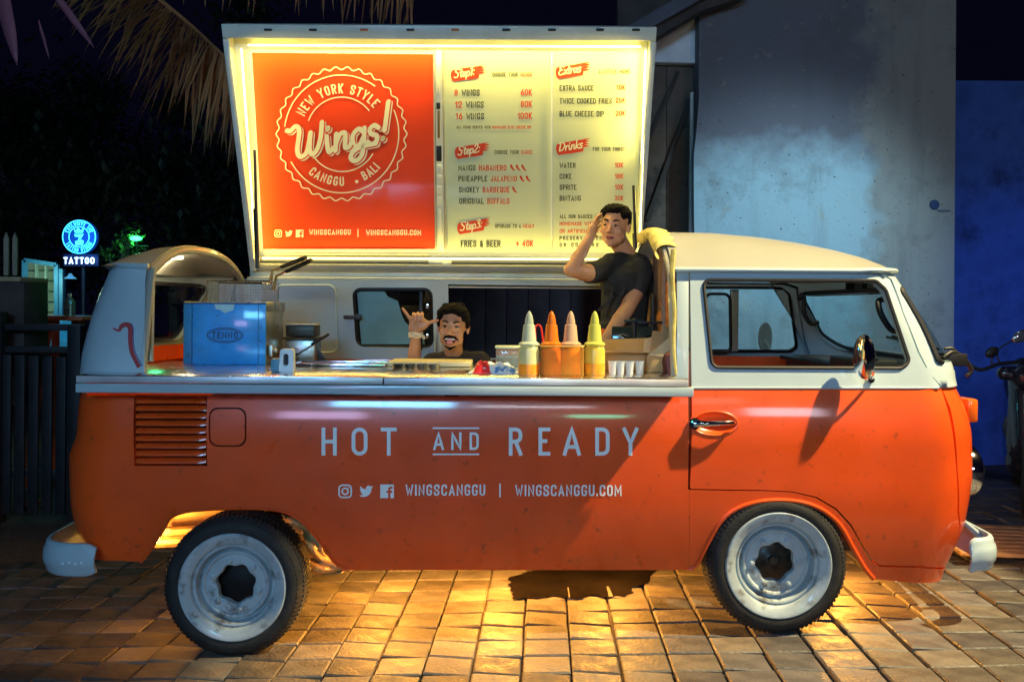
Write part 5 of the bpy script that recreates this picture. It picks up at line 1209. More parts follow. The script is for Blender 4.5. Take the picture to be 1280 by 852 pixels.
# black spatula and small tray behind the holder
q = onc(385,455); t = thing('steel_tray', 'shallow steel tray sunk in the counter between fryer and board', 'tray', (at(425,453,.55).x, .6, ZC))
mb = MB(); mb.box((0,0,.004),(.46,.24,.008)); mb.obj('tray_base', mat('dark_tray',(.05,.05,.055),.2,metal=.8), t, bevel=.002)
mb = MB()
for yy in (-.12,.12): mb.box((0,yy,.008),(.48,.012,.016))
for xx in (-.235,.235): mb.box((xx,0,.008),(.012,.25,.016))
mb.obj('tray_rim', STEEL, t, bevel=.003)
# cutting board
a, b = at(490,452,.70), at(590,452,.70); t = thing('cutting_board', 'cream plastic cutting board lying at the back edge of the counter', 'cutting board', ((a.x+b.x)/2, .66, ZC))
mb = MB(); mb.box((0,0,.012), (b.x-a.x, .28, .022)); mb.obj('board', mat('board_cream', (.80,.72,.42), .5, var=.08), t, bevel=.005); mb = MB(); mb.box((0,0,.0245),(b.x-a.x-.05,.23,.001)); mb.obj('board_groove', mat('board_worn', (.70,.62,.36), .6), t)
q = onc(520,460); t = thing('order_spike_tray', 'row of small dark bowls set in front of the cutting board', 'sauce bowls', (at(520,459,.42).x, .42, ZC))
for i in range(4):
    mb = MB(); mb.lathe([(.0,.002),(.02,.002),(.027,.02),(.029,.02),(.022,0),(0,0)], 14, Matrix.Translation((-.09+.06*i,0,0))); mb.obj('bowl', STL2, t)
# packet of wipes
q = onc(618,467); kk = (q.y+D)/F; t = thing('napkin_packet', 'crumpled white, red and blue packet lying left of the sauce bottles', 'packet', (q.x, q.y+.05, ZC))
def crumple(name, w, d, h, m, seed, off=(0,0,0), amp=.012):
    mb = MB(); n, mm = 22, 14; V = []; 
    for side in (1, 0):
        for i in range(n+1):
            for j in range(mm+1):
                u, v = i/n*2-1, j/mm*2-1; e = (1-abs(u)**3)*(1-abs(v)**3)
                nz = noise.noise(Vector((u*3+seed, v*3, 1)))+.5*noise.noise(Vector((u*8+seed, v*8, 4)))
                V.append((u*w/2+off[0]+nz*.004, v*d/2+off[1]+nz*.004, off[2]+(max(.003, e*h+nz*amp*(.3+e)) if side else .0005)))
    N = (n+1)*(mm+1); w_ = mm+1; Fs = []
    for i in range(n):
        for j in range(mm): Fs += [(i*w_+j,(i+1)*w_+j,(i+1)*w_+j+1,i*w_+j+1),(N+i*w_+j,N+i*w_+j+1,N+(i+1)*w_+j+1,N+(i+1)*w_+j)]
    for i in range(n): Fs += [(i*w_,N+i*w_,N+(i+1)*w_,(i+1)*w_),(i*w_+mm,(i+1)*w_+mm,N+(i+1)*w_+mm,N+i*w_+mm)]
    for j in range(mm): Fs += [(j,j+1,N+j+1,N+j),(n*w_+j,N+n*w_+j,N+n*w_+j+1,n*w_+j+1)]
    return mb.add(V, Fs).obj(name, m, t, ang=25)
crumple('wrapper', .24, .10, .045, mat('packet_white',(.72,.80,.86),.3,coat=.4,dirt=((.08,.25,.55),16,.56,.04)), 2)
crumple('red_label', .09, .085, .052, mat('packet_red',(.75,.03,.03),.3,coat=.4,dirt=((.85,.8,.75),30,.60,.03)), 7, (-.055,-.012,.001))
# clear take-away box
CLEAR = mat('clear_plastic', (.80,.92,.88), .08, trans=.85, var=.03, ior=1.3, rvar=.04)
q = onc(636,462); t = thing('clear_box', 'clear plastic take-away box behind the crumpled packet', 'plastic box', (q.x+.01, q.y+.14, ZC))
mb = MB(); mb.box((0,0,.05),(.15,.12,.10)); mb.obj('box_base', CLEAR, t, bevel=.012); mb = MB(); mb.box((0,0,.105),(.16,.13,.010)); mb.obj('box_lid', mat('lid_pale',(.55,.60,.42),.3), t, bevel=.003)
# squeeze bottles standing in shallow tubs
BOT = [(661,468,'clear squeeze bottle with pale nozzle, leftmost of the four sauce bottles',(.80,.80,.42),(.85,.30,.02),.42,(.66,.74,.56)),
       (689,468,'squeeze bottle full of orange-red sauce with an orange nozzle',(.85,.22,.02),(.85,.20,.01),.98,(.90,.24,.02)),
       (713,468,'squeeze bottle with orange sauce and a milky pink nozzle, third from the left',(.88,.42,.04),(.88,.36,.02),.96,(.78,.52,.32)),
       (743,468,'squeeze bottle with a yellow nozzle, rightmost of the four sauce bottles',(.86,.66,.10),(.84,.32,.02),.45,(.72,.74,.14))]
for i, (px, py, lab, body_c, liq, lvl, noz) in enumerate(BOT):
    q = onc(px, py); kk = (q.y+D)/F; t = thing('squeeze_bottle', lab, 'sauce bottle', (q.x, q.y, ZC), 0, 'sauce bottles on the counter')
    R_ = 13.2*kk; Hb = 37*kk; bm_ = mat('bottle_plastic_%d' % i if False else 'bottle_tint'+'abcd'[i], body_c, .25, trans=.35, coat=.3, var=.06, ior=1.3, rvar=.05)
    mb = MB(); mb.lathe([(0,0),(R_*.94,0),(R_,.004),(R_,Hb*.80),(R_*.93,Hb*.90),(R_*.72,Hb),(R_*.60,Hb+.004),(R_*.60,Hb+.012),(0,Hb+.012)], 28); mb.obj('bottle_body', bm_, t)
    mb = MB(); mb.lathe([(0,.002),(R_*1.004,.002),(R_*1.006,.006),(R_*1.006,Hb*.84*lvl),(R_*1.001,Hb*.84*lvl+.002)], 28); mb.obj('sauce', mat('sauce'+'abcd'[i], liq, .3, coat=.3, var=.16, scale=25, dirt=((liq[0]*.55,liq[1]*.35,.01),14,.56,.2)), t)
    nm = mat('nozzle'+'abcd'[i], noz, .3, trans=.4, var=.05, ior=1.25); mb = MB(); z0 = Hb+.002
    mb.lathe([(R_*.98,z0-.004),(R_*1.02,z0+.004),(R_*.84,z0+.010),(R_*.72,z0+.014),(R_*.69,z0+5*kk),(R_*.54,z0+24*kk),(R_*.52,z0+24.6*kk),(R_*.43,z0+25*kk),(R_*.40,z0+30*kk),(R_*.30,z0+36*kk),(R_*.17,z0+40*kk),(R_*.08,z0+41.5*kk),(0,z0+42*kk)], 24); mb.obj('nozzle_cap', nm, t)
    mb = MB()
    for j in range(3): zz = z0+.022+j*.020; rr_ = R_*(.665-.07*j); mb.tube([(rr_*math.cos(a), rr_*math.sin(a), zz) for a in [2*math.pi*w/18 for w in range(18)]], .0009, 4, True)
    mb.obj('nozzle_rib', nm, t)
# square tub holding the two middle bottles
q = onc(702,468); kk = (q.y+D)/F; t = thing('sauce_tub', 'wide orange translucent tub around the two middle sauce bottles', 'tub', (q.x, q.y-.0, ZC))
TUB = mat('tub_plastic', (1,.62,.16), .15, trans=.85, var=.1, ior=1.15, scale=12)
mb = MB(); w_, d_, h_ = 54*kk, .115, 36*kk; o_, i_ = fillet([(-w_/2,-d_/2),(w_/2,-d_/2),(w_/2,d_/2),(-w_/2,d_/2)], .02), fillet([(-w_/2+.002,-d_/2+.002),(w_/2-.002,-d_/2+.002),(w_/2-.002,d_/2-.002),(-w_/2+.002,d_/2-.002)], .018)
mb.prism(o_, h_, lambda a,b,w: Vector((a,b,w+.001)), [i_[::-1]]); mb.obj('tub_wall', TUB, t); mb = MB(); mb.tube([Vector((a,b,h_)) for a,b in o_], .003, 6, True); mb.obj('tub_rim', mat('tub_rim',(.95,.62,.12),.3,trans=.3), t)
# red hook handle between the bottles
q = onc(676,460); t = thing('red_hook', 'red wire hook standing between the first two sauce bottles', 'hook', (q.x, q.y+.06, ZC)); o0 = t.location
mb = MB(); mb.tube([v-o0 for v in crom([at(669.5,424,o0.y), at(669,410,o0.y), at(672.5,406,o0.y), at(676.5,410,o0.y), at(679,430,o0.y), at(680,452,o0.y)], 5)], .0045, 8); mb.box((.008,0,.012),(.03,.03,.024)); mb.obj('hook_wire', mat('red_plastic',(.70,.03,.02),.35,coat=.3), t)
# sauce cups
CUP = mat('cup_plastic', (.62,.68,.74), .15, trans=.35, coat=.5, var=.05, ior=1.3)
for i, (px, lab) in enumerate(((765.5,'clear sauce cup nearest the bottles, leftmost of the row of four'),(775.5,'second clear sauce cup from the left in the row of four'),(787,'third clear sauce cup from the left in the row of four'),(799.5,'clear sauce cup nearest the kraft bag, rightmost of the row of four'))):
    q = onc(px, 467.5); kk = (q.y+D)/F; t = thing('sauce_cup', lab, 'cup', (q.x, q.y, ZC), 0, 'sauce cups on the counter'); r = 5.6*kk
    mb = MB(); mb.lathe([(0,.0),(r*.78,0),(r,.055),(r*.95,.055),(r*.74,.004),(0,.004)], 20); mb.obj('cup_body', CUP, t); mb = MB(); mb.lathe([(r*.98,.055),(r*1.12,.056),(r*1.12,.060),(r*.95,.060)], 20); mb.obj('cup_rim', CUP, t)
# kraft boxes and bag
KR = mat('kraft_card', (.50,.30,.13), .85, var=.14, scale=7, bump=.15, bscale=50); KR2 = mat('kraft_pale', (.66,.47,.26), .85, var=.10, scale=7, bump=.15, bscale=50)
q = onc(790,462); t = thing('kraft_box', 'low open kraft cardboard box behind the row of sauce cups', 'cardboard box', (at(783,455,.42).x, .42, ZC))
for c, d in (((0,-.11,.045),(.26,.004,.085)),((0,.11,.045),(.26,.004,.085)),((-.13,0,.045),(.004,.22,.085)),((.13,0,.045),(.004,.22,.085)),((0,0,.003),(.26,.22,.004))):
    mb = MB(); mb.box(c, d); mb.obj('box_wall', KR, t, bevel=.001)
mb = MB(); mb.add([(-.13,-.112,.088),(.13,-.112,.088),(.12,-.19,.094),(-.15,-.18,.098),(-.13,-.112,.091),(.13,-.112,.091),(.12,-.19,.097),(-.15,-.18,.101)],[(0,3,2,1),(4,5,6,7),(0,1,5,4),(1,2,6,5),(2,3,7,6),(3,0,4,7)]); mb.obj('box_flap', KR2, t)
mb = MB(); mb.add([(-.13,.112,.088),(.13,.112,.088),(.13,.17,.15),(-.13,.17,.14),(-.13,.115,.088),(.13,.115,.088),(.13,.173,.15),(-.13,.173,.14)],[(0,3,2,1),(4,5,6,7),(0,1,5,4),(1,2,6,5),(2,3,7,6),(3,0,4,7)]); mb.obj('box_flap', KR, t)
yy = .24; t = thing('kraft_bag', 'folded brown paper takeaway bag with a pointed flap beside the cab post', 'paper bag', (at(824,464,yy).x, yy, ZC)); o0 = t.location
def pl(name, pts, y, th, m):
    mb = MB(); V = [at(a,b,y+ (c if len(x)>2 else 0))-o0 for x in pts for a,b,c in [(x[0],x[1],x[2] if len(x)>2 else 0)]]; V = [Vector((v.x,v.y,max(v.z,.001))) for v in V]; n = len(V)
    mb.add(V+[v+Vector((0,th,0)) for v in V], [tuple(range(n)), tuple(range(n,2*n))[::-1]]+[(i,(i+1)%n,n+(i+1)%n,n+i) for i in range(n)]); mb.obj(name, m, t, bevel=.001)
pl('bag_body', [(808,465),(836,465),(838,446),(809,444)], yy, .10, KR)
pl('bag_flap', [(809,444),(838,446),(842,418,.02)], yy-.005, .006, KR2)
pl('bag_flap', [(812,441),(816,413,.03),(826,415,.03),(828,407,.03),(842,409,.04),(842,440)], yy+.09, .006, KR)
pl('bag_flap', [(803,450),(806,424,.04),(815,421,.04),(812,450)], yy+.10, .008, KR2)
# card reader on a black stand
yy = .66; o0 = Vector((at(788,455,yy).x, yy, ZC)); t = thing('tablet_stand', 'black tablet on a splayed stand behind the kraft boxes', 'tablet stand', o0)
mb = MB(); 
mb.box(at(790,418,yy)-o0, (.21,.012,.085), Matrix.Rotation(rad(-12),3,'X')); mb.obj('tablet', mat('dark_screen',(.03,.04,.03),.15,coat=.8), t, bevel=.006)
mb = MB(); mb.tube([at(793,398,yy-.03)-o0, at(793,455,yy-.02)-o0], .012, 8); mb.box(at(793,401,yy-.03)-o0, (.10,.03,.014)); mb.box(at(812,403,yy-.03)-o0,(.13,.03,.012))
for a in ((776,418),(812,418)): mb.tube([at(793,424,yy-.03)-o0, at(a[0],a[1],yy-.03)-o0], .006, 6)
mb.box((0,0,.01),(.14,.12,.02)); mb.obj('stand', BLACK, t, bevel=.003)
yy = 1.0; o0 = Vector((at(836,420,yy).x, yy, .46)); t = thing('orange_jacket', 'orange jacket hung beside the cab post above the paper bag', 'jacket', Vector((at(838,400,.9).x, .9, ZC)))
mb = MB(); o0 = t.location
for (a, b, r) in ((830,398,.045),(836,380,.05),(835,412,.05),(838,360,.035)): mb.ball(at(a,b,.9)-o0, (r,r*.6,r*1.3), None, 14, 10)
mb.obj('jacket_cloth', mat('jacket_orange', (.80,.22,.02), .8, bump=.4, bscale=20), t)
# ------------------------------------------------------------------ street, paving
ROAD = mat('joint_sand', (.085,.065,.045), .9, var=.4, scale=30, bump=.4, bscale=90)
mb = MB(); X0, X1, Y0, Y1 = -60, 60, -30, 80
mb.add([(X0,Y0,gz(X0)),(X1,Y0,gz(X1)),(X1,Y1,gz(X1)),(X0,Y1,gz(X0))], [(0,1,2,3)]); ground = mb.obj('ground', ROAD, None, smooth=False); tag(ground, 'sandy joints of the paved yard', None, None, 'structure')
for v in ground.data.vertices: v.co.z -= .022
PW, PD, JN = .205, .175, .009
PM = [mat('paver_'+n, c, .58, var=.30, scale=7, bump=.5, bscale=55, rvar=.2, objrand=.45, dirt=((.035,.028,.022), 5, .60, .12), detail=8) for n, c in (('grey',(.075,.068,.066)),('buff',(.105,.09,.072)))]
def paver_mesh(name, m, sd):
    R_ = random.Random(sd); bm = bmesh.new(); a, b = PW/2-JN/2, PD/2-JN/2; c = .006
    def rg(x, y, z): return [bm.verts.new((sx*x+R_.uniform(-.0012,.0012), sy*y+R_.uniform(-.0012,.0012), z)) for sx, sy in ((-1,-1),(1,-1),(1,1),(-1,1))]
    r0, r1, r2 = rg(a,b,-.03), rg(a,b,-.006), rg(a-c,b-c,0)
    for q, w in ((r0,r1),(r1,r2)):
        for i in range(4): bm.faces.new((q[i],q[(i+1)%4],w[(i+1)%4],w[i]))
    bm.faces.new(r2); me = bpy.data.meshes.new(name); bm.to_mesh(me); bm.free(); me.materials.append(m); return me
PMS = [paver_mesh('paver', PM[i%2], i) for i in range(6)]
ang = rad(-2.3); ca, sa = math.cos(ang), math.sin(ang); cand = []; R_ = random.Random(11)
px0 = at_z(683, 852, gz(.15))
for j in range(-14, 30):
    for i in range(-30, 34):
        if R_.random() < 0: continue
        lx, ly = i*PW, j*PD; x = px0.x+PW*.5*0+lx*ca-ly*sa; y = px0.y+lx*sa+ly*ca
        if y < -3.2 or y > 3.12 or abs(x) > 5.6 or (x < -2.6 and y > 1.6): continue
        z = gz(x); pp = proj((x,y,z)) if y > -3.3 else (9999,9999); vis = -30 < pp[0] < 1310 and pp[1] < 890
        d = y+D; hidden = (y > .98 and -2.1 < x*F/d/F*d < 2.0 and 60 < pp[0] < 1215)
        cand.append((0 if (not vis or hidden) else PW*PD/d**2/d*10, x, y, z))
cand.sort(key=lambda c: -c[0]); big = cand[:298]; rest = cand[298:]
Mt = Matrix.Rotation(ang, 3, 'Z')
for k, (s_, x, y, z) in enumerate(big):
    o = bpy.data.objects.new('paver', PMS[R_.randrange(6)]); COL.objects.link(o); o.parent = ground
    o.location = (x, y, z+R_.uniform(-.002,.002)); o.rotation_euler = (R_.uniform(-.008,.008), -math.atan(GS)+R_.uniform(-.008,.008), ang+(math.pi if R_.random() < .5 else 0)+R_.uniform(-.006,.006))
mb = MB()
for (s_, x, y, z) in rest:
    a, b = PW/2-JN/2, PD/2-JN/2; zz = R_.uniform(-.002,.002); V = []
    for (hx, hy, hz) in ((a,b,-.03),(a,b,-.006),(a-.006,b-.006,0)):
        for sx, sy in ((-1,-1),(1,-1),(1,1),(-1,1)):
            q = Mt @ Vector((sx*hx, sy*hy, 0)); V.append(Vector((x+q.x, y+q.y, gz(x+q.x)+hz+zz)))
    mb.add(V, [(i,(i+1)%4,4+(i+1)%4,4+i) for i in range(4)]+[(4+i,4+(i+1)%4,8+(i+1)%4,8+i) for i in range(4)]+[(8,9,10,11)])
o = mb.obj('paving_field', PM[0], ground, smooth=False, fix=False); tag(o, None, None, None, 'stuff')
# flat black ragged patch lying on the pavers under the sill
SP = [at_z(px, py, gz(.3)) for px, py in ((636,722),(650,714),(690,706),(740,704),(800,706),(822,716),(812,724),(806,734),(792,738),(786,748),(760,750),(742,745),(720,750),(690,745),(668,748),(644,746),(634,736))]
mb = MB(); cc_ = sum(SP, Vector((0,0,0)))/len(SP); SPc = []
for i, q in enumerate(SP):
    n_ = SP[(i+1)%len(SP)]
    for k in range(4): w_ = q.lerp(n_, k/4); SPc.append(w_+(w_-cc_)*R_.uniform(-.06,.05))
mb.add([(q.x, q.y, gz(q.x)+.0062) for q in SPc]+[(cc_.x, cc_.y, gz(cc_.x)+.0062)], [(i, (i+1)%len(SPc), len(SPc)) for i in range(len(SPc))]); o = mb.obj('dark_patch', mat('patch_black', (.005,.004,.004), 1, spec=0, var=.3, bump=.3, bscale=40), None, smooth=False); tag(o, 'black ragged patch on the paving under the middle of the van', 'stain')
# wooden duckboard at the right
DK = mat('duckboard_wood', (.38,.22,.10), .8, var=.3, scale=9, bump=.4, bscale=30)
dz = gz(2.9)+.02; t = thing('duckboard', 'low wooden duckboard lying on the paving at the right edge', 'duckboard', (3.0,1.15,dz), rad(-6))
for i in range(8): mb = MB(); mb.box((.0,-.30+i*.085,.03), (1.0,.07,.02)); mb.obj('slat', DK, t, bevel=.003)
for x in (-.4,.0,.4): mb = MB(); mb.box((x,0,.008), (.05,.66,.024)); mb.obj('bearer', DK, t)
# ------------------------------------------------------------------ walls
def wallmat(name, base, blue):
    m = bpy.data.materials.new(name); m.use_nodes = True; nt = m.node_tree; N = nt.nodes; L = nt.links; b = N['Principled BSDF']; b.inputs['Roughness'].default_value = .85
    tc = N.new('ShaderNodeTexCoord'); sp = N.new('ShaderNodeSeparateXYZ'); L.new(tc.outputs['Object'], sp.inputs[0])
    def nz(s, d=6, r=.6, v=None, off=0):
        n = N.new('ShaderNodeTexNoise'); n.inputs['Scale'].default_value = s; n.inputs['Detail'].default_value = d; n.inputs['Roughness'].default_value = r
        if v is None:
            mp_ = N.new('ShaderNodeMapping'); mp_.inputs['Location'].default_value = (off, 0, off); L.new(tc.outputs['Object'], mp_.inputs[0]); v = mp_.outputs[0]
        L.new(v, n.inputs['Vector']); return n.outputs['Fac']
    def math_(op, a, c, clamp=False):
        n = N.new('ShaderNodeMath'); n.operation = op; n.use_clamp = clamp
        for i, q in enumerate((a, c)):
            if isinstance(q, (int, float)): n.inputs[i].default_value = q
            else: L.new(q, n.inputs[i])
        return n.outputs[0]
    def rmp(v, a, c):
        n = N.new('ShaderNodeMapRange'); n.inputs[1].default_value = a; n.inputs[2].default_value = c; L.new(v, n.inputs[0]); return n.outputs[0]
    def mix(f_, a, c):
        n = N.new('ShaderNodeMix'); n.data_type = 'RGBA'; L.new(f_, n.inputs[0])
        for i, q in ((6, a), (7, c)):
            if isinstance(q, tuple): n.inputs[i].default_value = (*q, 1)
            else: L.new(q, n.inputs[i])
        return n.outputs[2]
    # old blue-grey limewash below an uneven line, bare weathered render above
    hgt = math_('ADD', sp.outputs['Z'], math_('MULTIPLY', math_('SUBTRACT', nz(1.1), .5), 1.5)); low = rmp(hgt, 2.80, 2.45)
    xr = math_('ADD', sp.outputs['X'], math_('MULTIPLY', math_('SUBTRACT', nz(1.9, 8, .65, off=3), .5), 1.1)); right = rmp(xr, 2.84, 3.02)
    col = mix(low, base, blue); col = mix(math_('MULTIPLY', right, .8), col, (.33,.30,.26))
    col = mix(math_('MULTIPLY', rmp(nz(2.2, 10, .7, off=9), .52, .68), .55), col, (.16,.15,.14))
    col = mix(math_('MULTIPLY', rmp(nz(6, 8, .7, off=5), .60, .70), .5), col, (.45,.42,.32))
    st = N.new('ShaderNodeMapping'); st.inputs['Scale'].default_value = (7, 7, .7); L.new(tc.outputs['Object'], st.inputs[0])
    col = mix(math_('MULTIPLY', rmp(nz(1, 6, .6, st.outputs[0]), .55, .75), .35), col, (.12,.12,.12))
    col = mix(rmp(nz(38, 3, .5, off=2), .70, .74), col, (.06,.05,.05))
    L.new(col, b.inputs['Base Color']); bp = N.new('ShaderNodeBump'); bp.inputs['Strength'].default_value = .5; bp.inputs['Distance'].default_value = .02; L.new(nz(14, 10, .7), bp.inputs['Height']); L.new(bp.outputs[0], b.inputs['Normal'])
    return m
YW = 3.2
CW = wallmat('rendered_wall', (.18,.17,.20), (.38,.52,.57)); xl_ = at(868,300,YW).x; xr1 = at(1184,300,YW).x
mb = MB(); n = 30; V = []; 
x_a, x_b = xl_, xr1; R_ = random.Random(4)
edge = []
for k in range(24): z = -.2+5.2*k/23; edge.append((x_a+R_.uniform(-.012,.012)+(.02 if z > 2.9 else 0), z))
mb.prism(edge+[(x_b+.06,5.0),(x_b+.06,-.2)], .22, lambda a,b,w: Vector((a, YW+w, b)))
o = mb.obj('concrete_wall', CW, None, smooth=False); tag(o, 'stained grey-blue rendered concrete wall behind the cab', 'wall')
p = at(1168,256,YW); mb = MB(); mb.lathe([(0,.014),(.035,.012),(.042,.0),(0,0)], 16, Matrix.Translation((p.x,YW-.001,p.z)) @ Matrix.Rotation(rad(90),4,'X')); mb.bar((p.x+.03,YW-.006,p.z-.05),(p.x+.13,YW-.006,p.z-.05),.008); mb.obj('pipe_cap', mat('cap_blue',(.03,.06,.16),.5), o)
BW = mat('blue_render', (.06,.13,.45), .9, var=.4, scale=2.2, bump=.6, bscale=22, dirt=((.02,.035,.12), 2.2, .46, .22), detail=9)
mb = MB(); x1 = at(1274,300,3.7).x; mb.box(((x_b+.07+x1)/2, 3.8, 1.35), (x1-x_b-.07+.3, .2, 4.3)); o = mb.obj('blue_wall', BW, None); tag(o, 'dark blue painted wall beyond the end of the concrete wall', 'wall')
# timber eave, white gable piece and brown boarding left of the wall
DKT = mat('dark_timber', (.07,.055,.05), .8, var=.3, bump=.3, bscale=20); BRD = mat('brown_board', (.17,.12,.09), .75, var=.25, scale=4, bump=.25, bscale=15, dirt=((.06,.045,.04), 2.2, .52, .1))
bz = thing('roof_eave', 'dark sloping timber eave of the building above the menu', 'eave', at(850,20,3.3))
o0 = bz.location.copy()
def sheet(name, pts, Y, th, m, par=None):
    mb = MB(); o1 = par.location if par else Vector((0,0,0)); V = [at(a,b,Y)-o1 for a,b in pts]; n = len(V)
    mb.add(V+[v+Vector((0,th,0)) for v in V], [tuple(range(n)), tuple(range(n,2*n))[::-1]]+[(i,(i+1)%n,n+(i+1)%n,n+i) for i in range(n)]); return mb.obj(name, m, par, bevel=.004)
sheet('beam', [(772,-40),(930,-40),(930,-4),(876,14),(790,66),(772,66)], 2.95, .14, DKT, bz)
sheet('fascia_board', [(758,48),(880,-22),(893,-22),(893,-10),(758,66)], 2.86, .05, mat('fascia_grey',(.12,.12,.15),.7), bz)
wg = sheet('gable_wall', [(800,64),(877,14),(877,79),(800,77)], 3.36, .10, mat('white_wash', (.85,.85,.88), .85, var=.1, bump=.2), None); tag(wg, 'small white washed gable piece under the sloping eave', 'wall')
bd = thing('boarding', 'brown plywood boarding between the menu hatch and the concrete wall', 'boarding', at(835,200,3.5)); 
for a, b in (((796,78),(833,300)),((833.6,78),(874,300))): sheet('board', [(a[0],a[1]),(b[0],a[1]),(b[0],470),(a[0],470)], 3.5, .03, BRD, bd)
for pts in ([(806,275),(812,275),(866,128),(861,122)],[(800,192),(804,197),(850,90),(846,88)]): sheet('brace', pts, 3.46, .03, DKT, bd)
sheet('trim', [(863,115),(867,115),(867,305),(861,305)], 3.3, .03, mat('pale_trim',(.5,.52,.5),.7), bd)
# ------------------------------------------------------------------ scooter by the blue wall
t = thing('scooter', 'dark parked scooter at the right edge before the blue wall', 'scooter', (at(1262,600,1.9).x+.12, 1.9, gz(3.3))); o0 = t.location
SB = mat('scooter_black', (.02,.02,.03), .22, coat=.8, var=.2); Q = lambda px, py, y=1.9: at(px, py, y)-o0
mb = MB(); M = Matrix.Translation((-.05,-.1,.27)) @ Matrix.Rotation(rad(60),4,'Z') @ Matrix.Rotation(rad(90),4,'X'); mb.lathe([(.16,-.04),(.25,-.045),(.28,-.02),(.28,.02),(.25,.045),(.16,.04)], 28, M); mb.lathe([(0,-.02),(.16,-.02),(.16,.02),(0,.02)], 20, M); mb.obj('wheel', TYRE, t)
mb = MB(); M = Matrix.Translation((.55,1.02,.27)) @ Matrix.Rotation(rad(60),4,'Z') @ Matrix.Rotation(rad(90),4,'X'); mb.lathe([(.16,-.04),(.25,-.045),(.28,-.02),(.28,.02),(.25,.045),(.16,.04)], 28, M); mb.lathe([(0,-.02),(.16,-.02),(.16,.02),(0,.02)], 20, M); mb.obj('wheel', TYRE, t)
B = Blob(); B.cap((-.02,-.05,.50),.10,(.03,.05,.85),.13); B.cap((.03,.05,.45),.13,(.05,.10,.95),.11); B.cap((.1,.2,.32),.12,(.35,.65,.36),.14); B.cap((.35,.62,.5),.15,(.62,1.15,.62),.12); B.cap((-.16,.0,.95),.05,(.22,.12,.97),.05); B.ball((-.02,-.05,.93),(.12,.1,.09))
B.bake('bodywork', SB, t, .012, 3)
mb = MB(); mb.tube(crom([(.22,.42,.70),(.36,.70,.74),(.58,1.12,.80)],5), [.09]*10+[.08], 12); mb.obj('seat', BLACK, t)
mb = MB(); mb.tube([(-.02,-.05,.95),(-.04,-.10,.30)], .03, 8); mb.tube(crom([Q(1207,452,1.95),Q(1225,462),Q(1248,455),Q(1272,452),Q(1292,446)],4), .013, 8); mb.obj('handlebar', BLACK, t)
for a, b, nm in (((1247,438),(1272,420),0),((1240,455),(1240,440),1)):
    mb = MB(); mb.tube(crom([Q(a[0]+4,456), Q(*a), Q(b[0],b[1]+2)],4), .006, 6); mb.obj('mirror_stalk', BLACK, t)
    mb = MB(); c = Q(b[0]+(4 if not nm else 0),b[1]); mb.ball(c, (.065,.016,.038) if not nm else (.05,.016,.035), Matrix.Rotation(rad(-30),3,'Y')); mb.obj('mirror_shell', BLACK if nm else mat('mirror_glass',(.45,.48,.5),.15,metal=.8), t)
# ------------------------------------------------------------------ left: fence, sign, shop, table
FB = mat('fence_black', (.018,.017,.020), .55, var=.3, scale=12, bump=.2); YF = 2.75
a, b = at(-60,418,YF), at(96,408,YF); ft = thing('slat_fence', 'black vertical slat fence behind the rear of the van', 'fence', (a.x, YF, gz(a.x)))
o0 = ft.location; zt = at(50,437,YF).z; n = int((b.x-a.x)/.105)
for i in range(n+1):
    x = a.x+.105*i; mb = MB(); mb.box((x-o0.x, .0, (zt-gz(x))/2+.02), (.075,.022, zt-gz(x)-.08)); mb.obj('slat', FB, ft, bevel=.003)
for z in (zt-.0, zt-.95, at(50,409,YF).z): mb = MB(); mb.box(((b.x-a.x)/2, .03, z-o0.z), (b.x-a.x+.1,.04,.05)); mb.obj('rail', FB, ft, bevel=.004)
mb = MB(); mb.box((b.x-o0.x+.0, 0, (zt-o0.z)/2+.04), (.10,.10, zt-o0.z+.3)); mb.obj('post', FB, ft, bevel=.006)
mb = MB(); mb.box((.35, .0, (zt-o0.z)/2+.14), (.10,.10, zt-o0.z+.3)); mb.obj('post', FB, ft, bevel=.006)
cb = thing('counter_cabinet', 'dark timber cabinet topped with a pale ledge at the left edge', 'cabinet', at(-10,440,2.95)); 
sheet('cabinet_front', [(-80,350),(30,352),(30,470),(-80,470)], 2.95, .35, DKT, cb); sheet('ledge', [(-80,344),(26,346),(26,352),(-80,350)], 2.9, .4, mat('ledge_tan',(.42,.32,.18),.6), cb)
lt_ = MB()
for i, (x, w) in enumerate(((-8,6),(4,6),(15,6))):
    nm = ('pale pointed picket at the far left edge','middle pale pointed picket standing on the ledge','pale pointed picket nearest the lit shop window')[i]
    k_ = sheet('picket', [(x,344),(x+w,344),(x+w,298),(x+w*.5,290),(x,298)], 3.05, .02, mat('picket_paint',(.32,.28,.20),.7), None); tag(k_, nm, 'picket', 'pickets on the ledge')
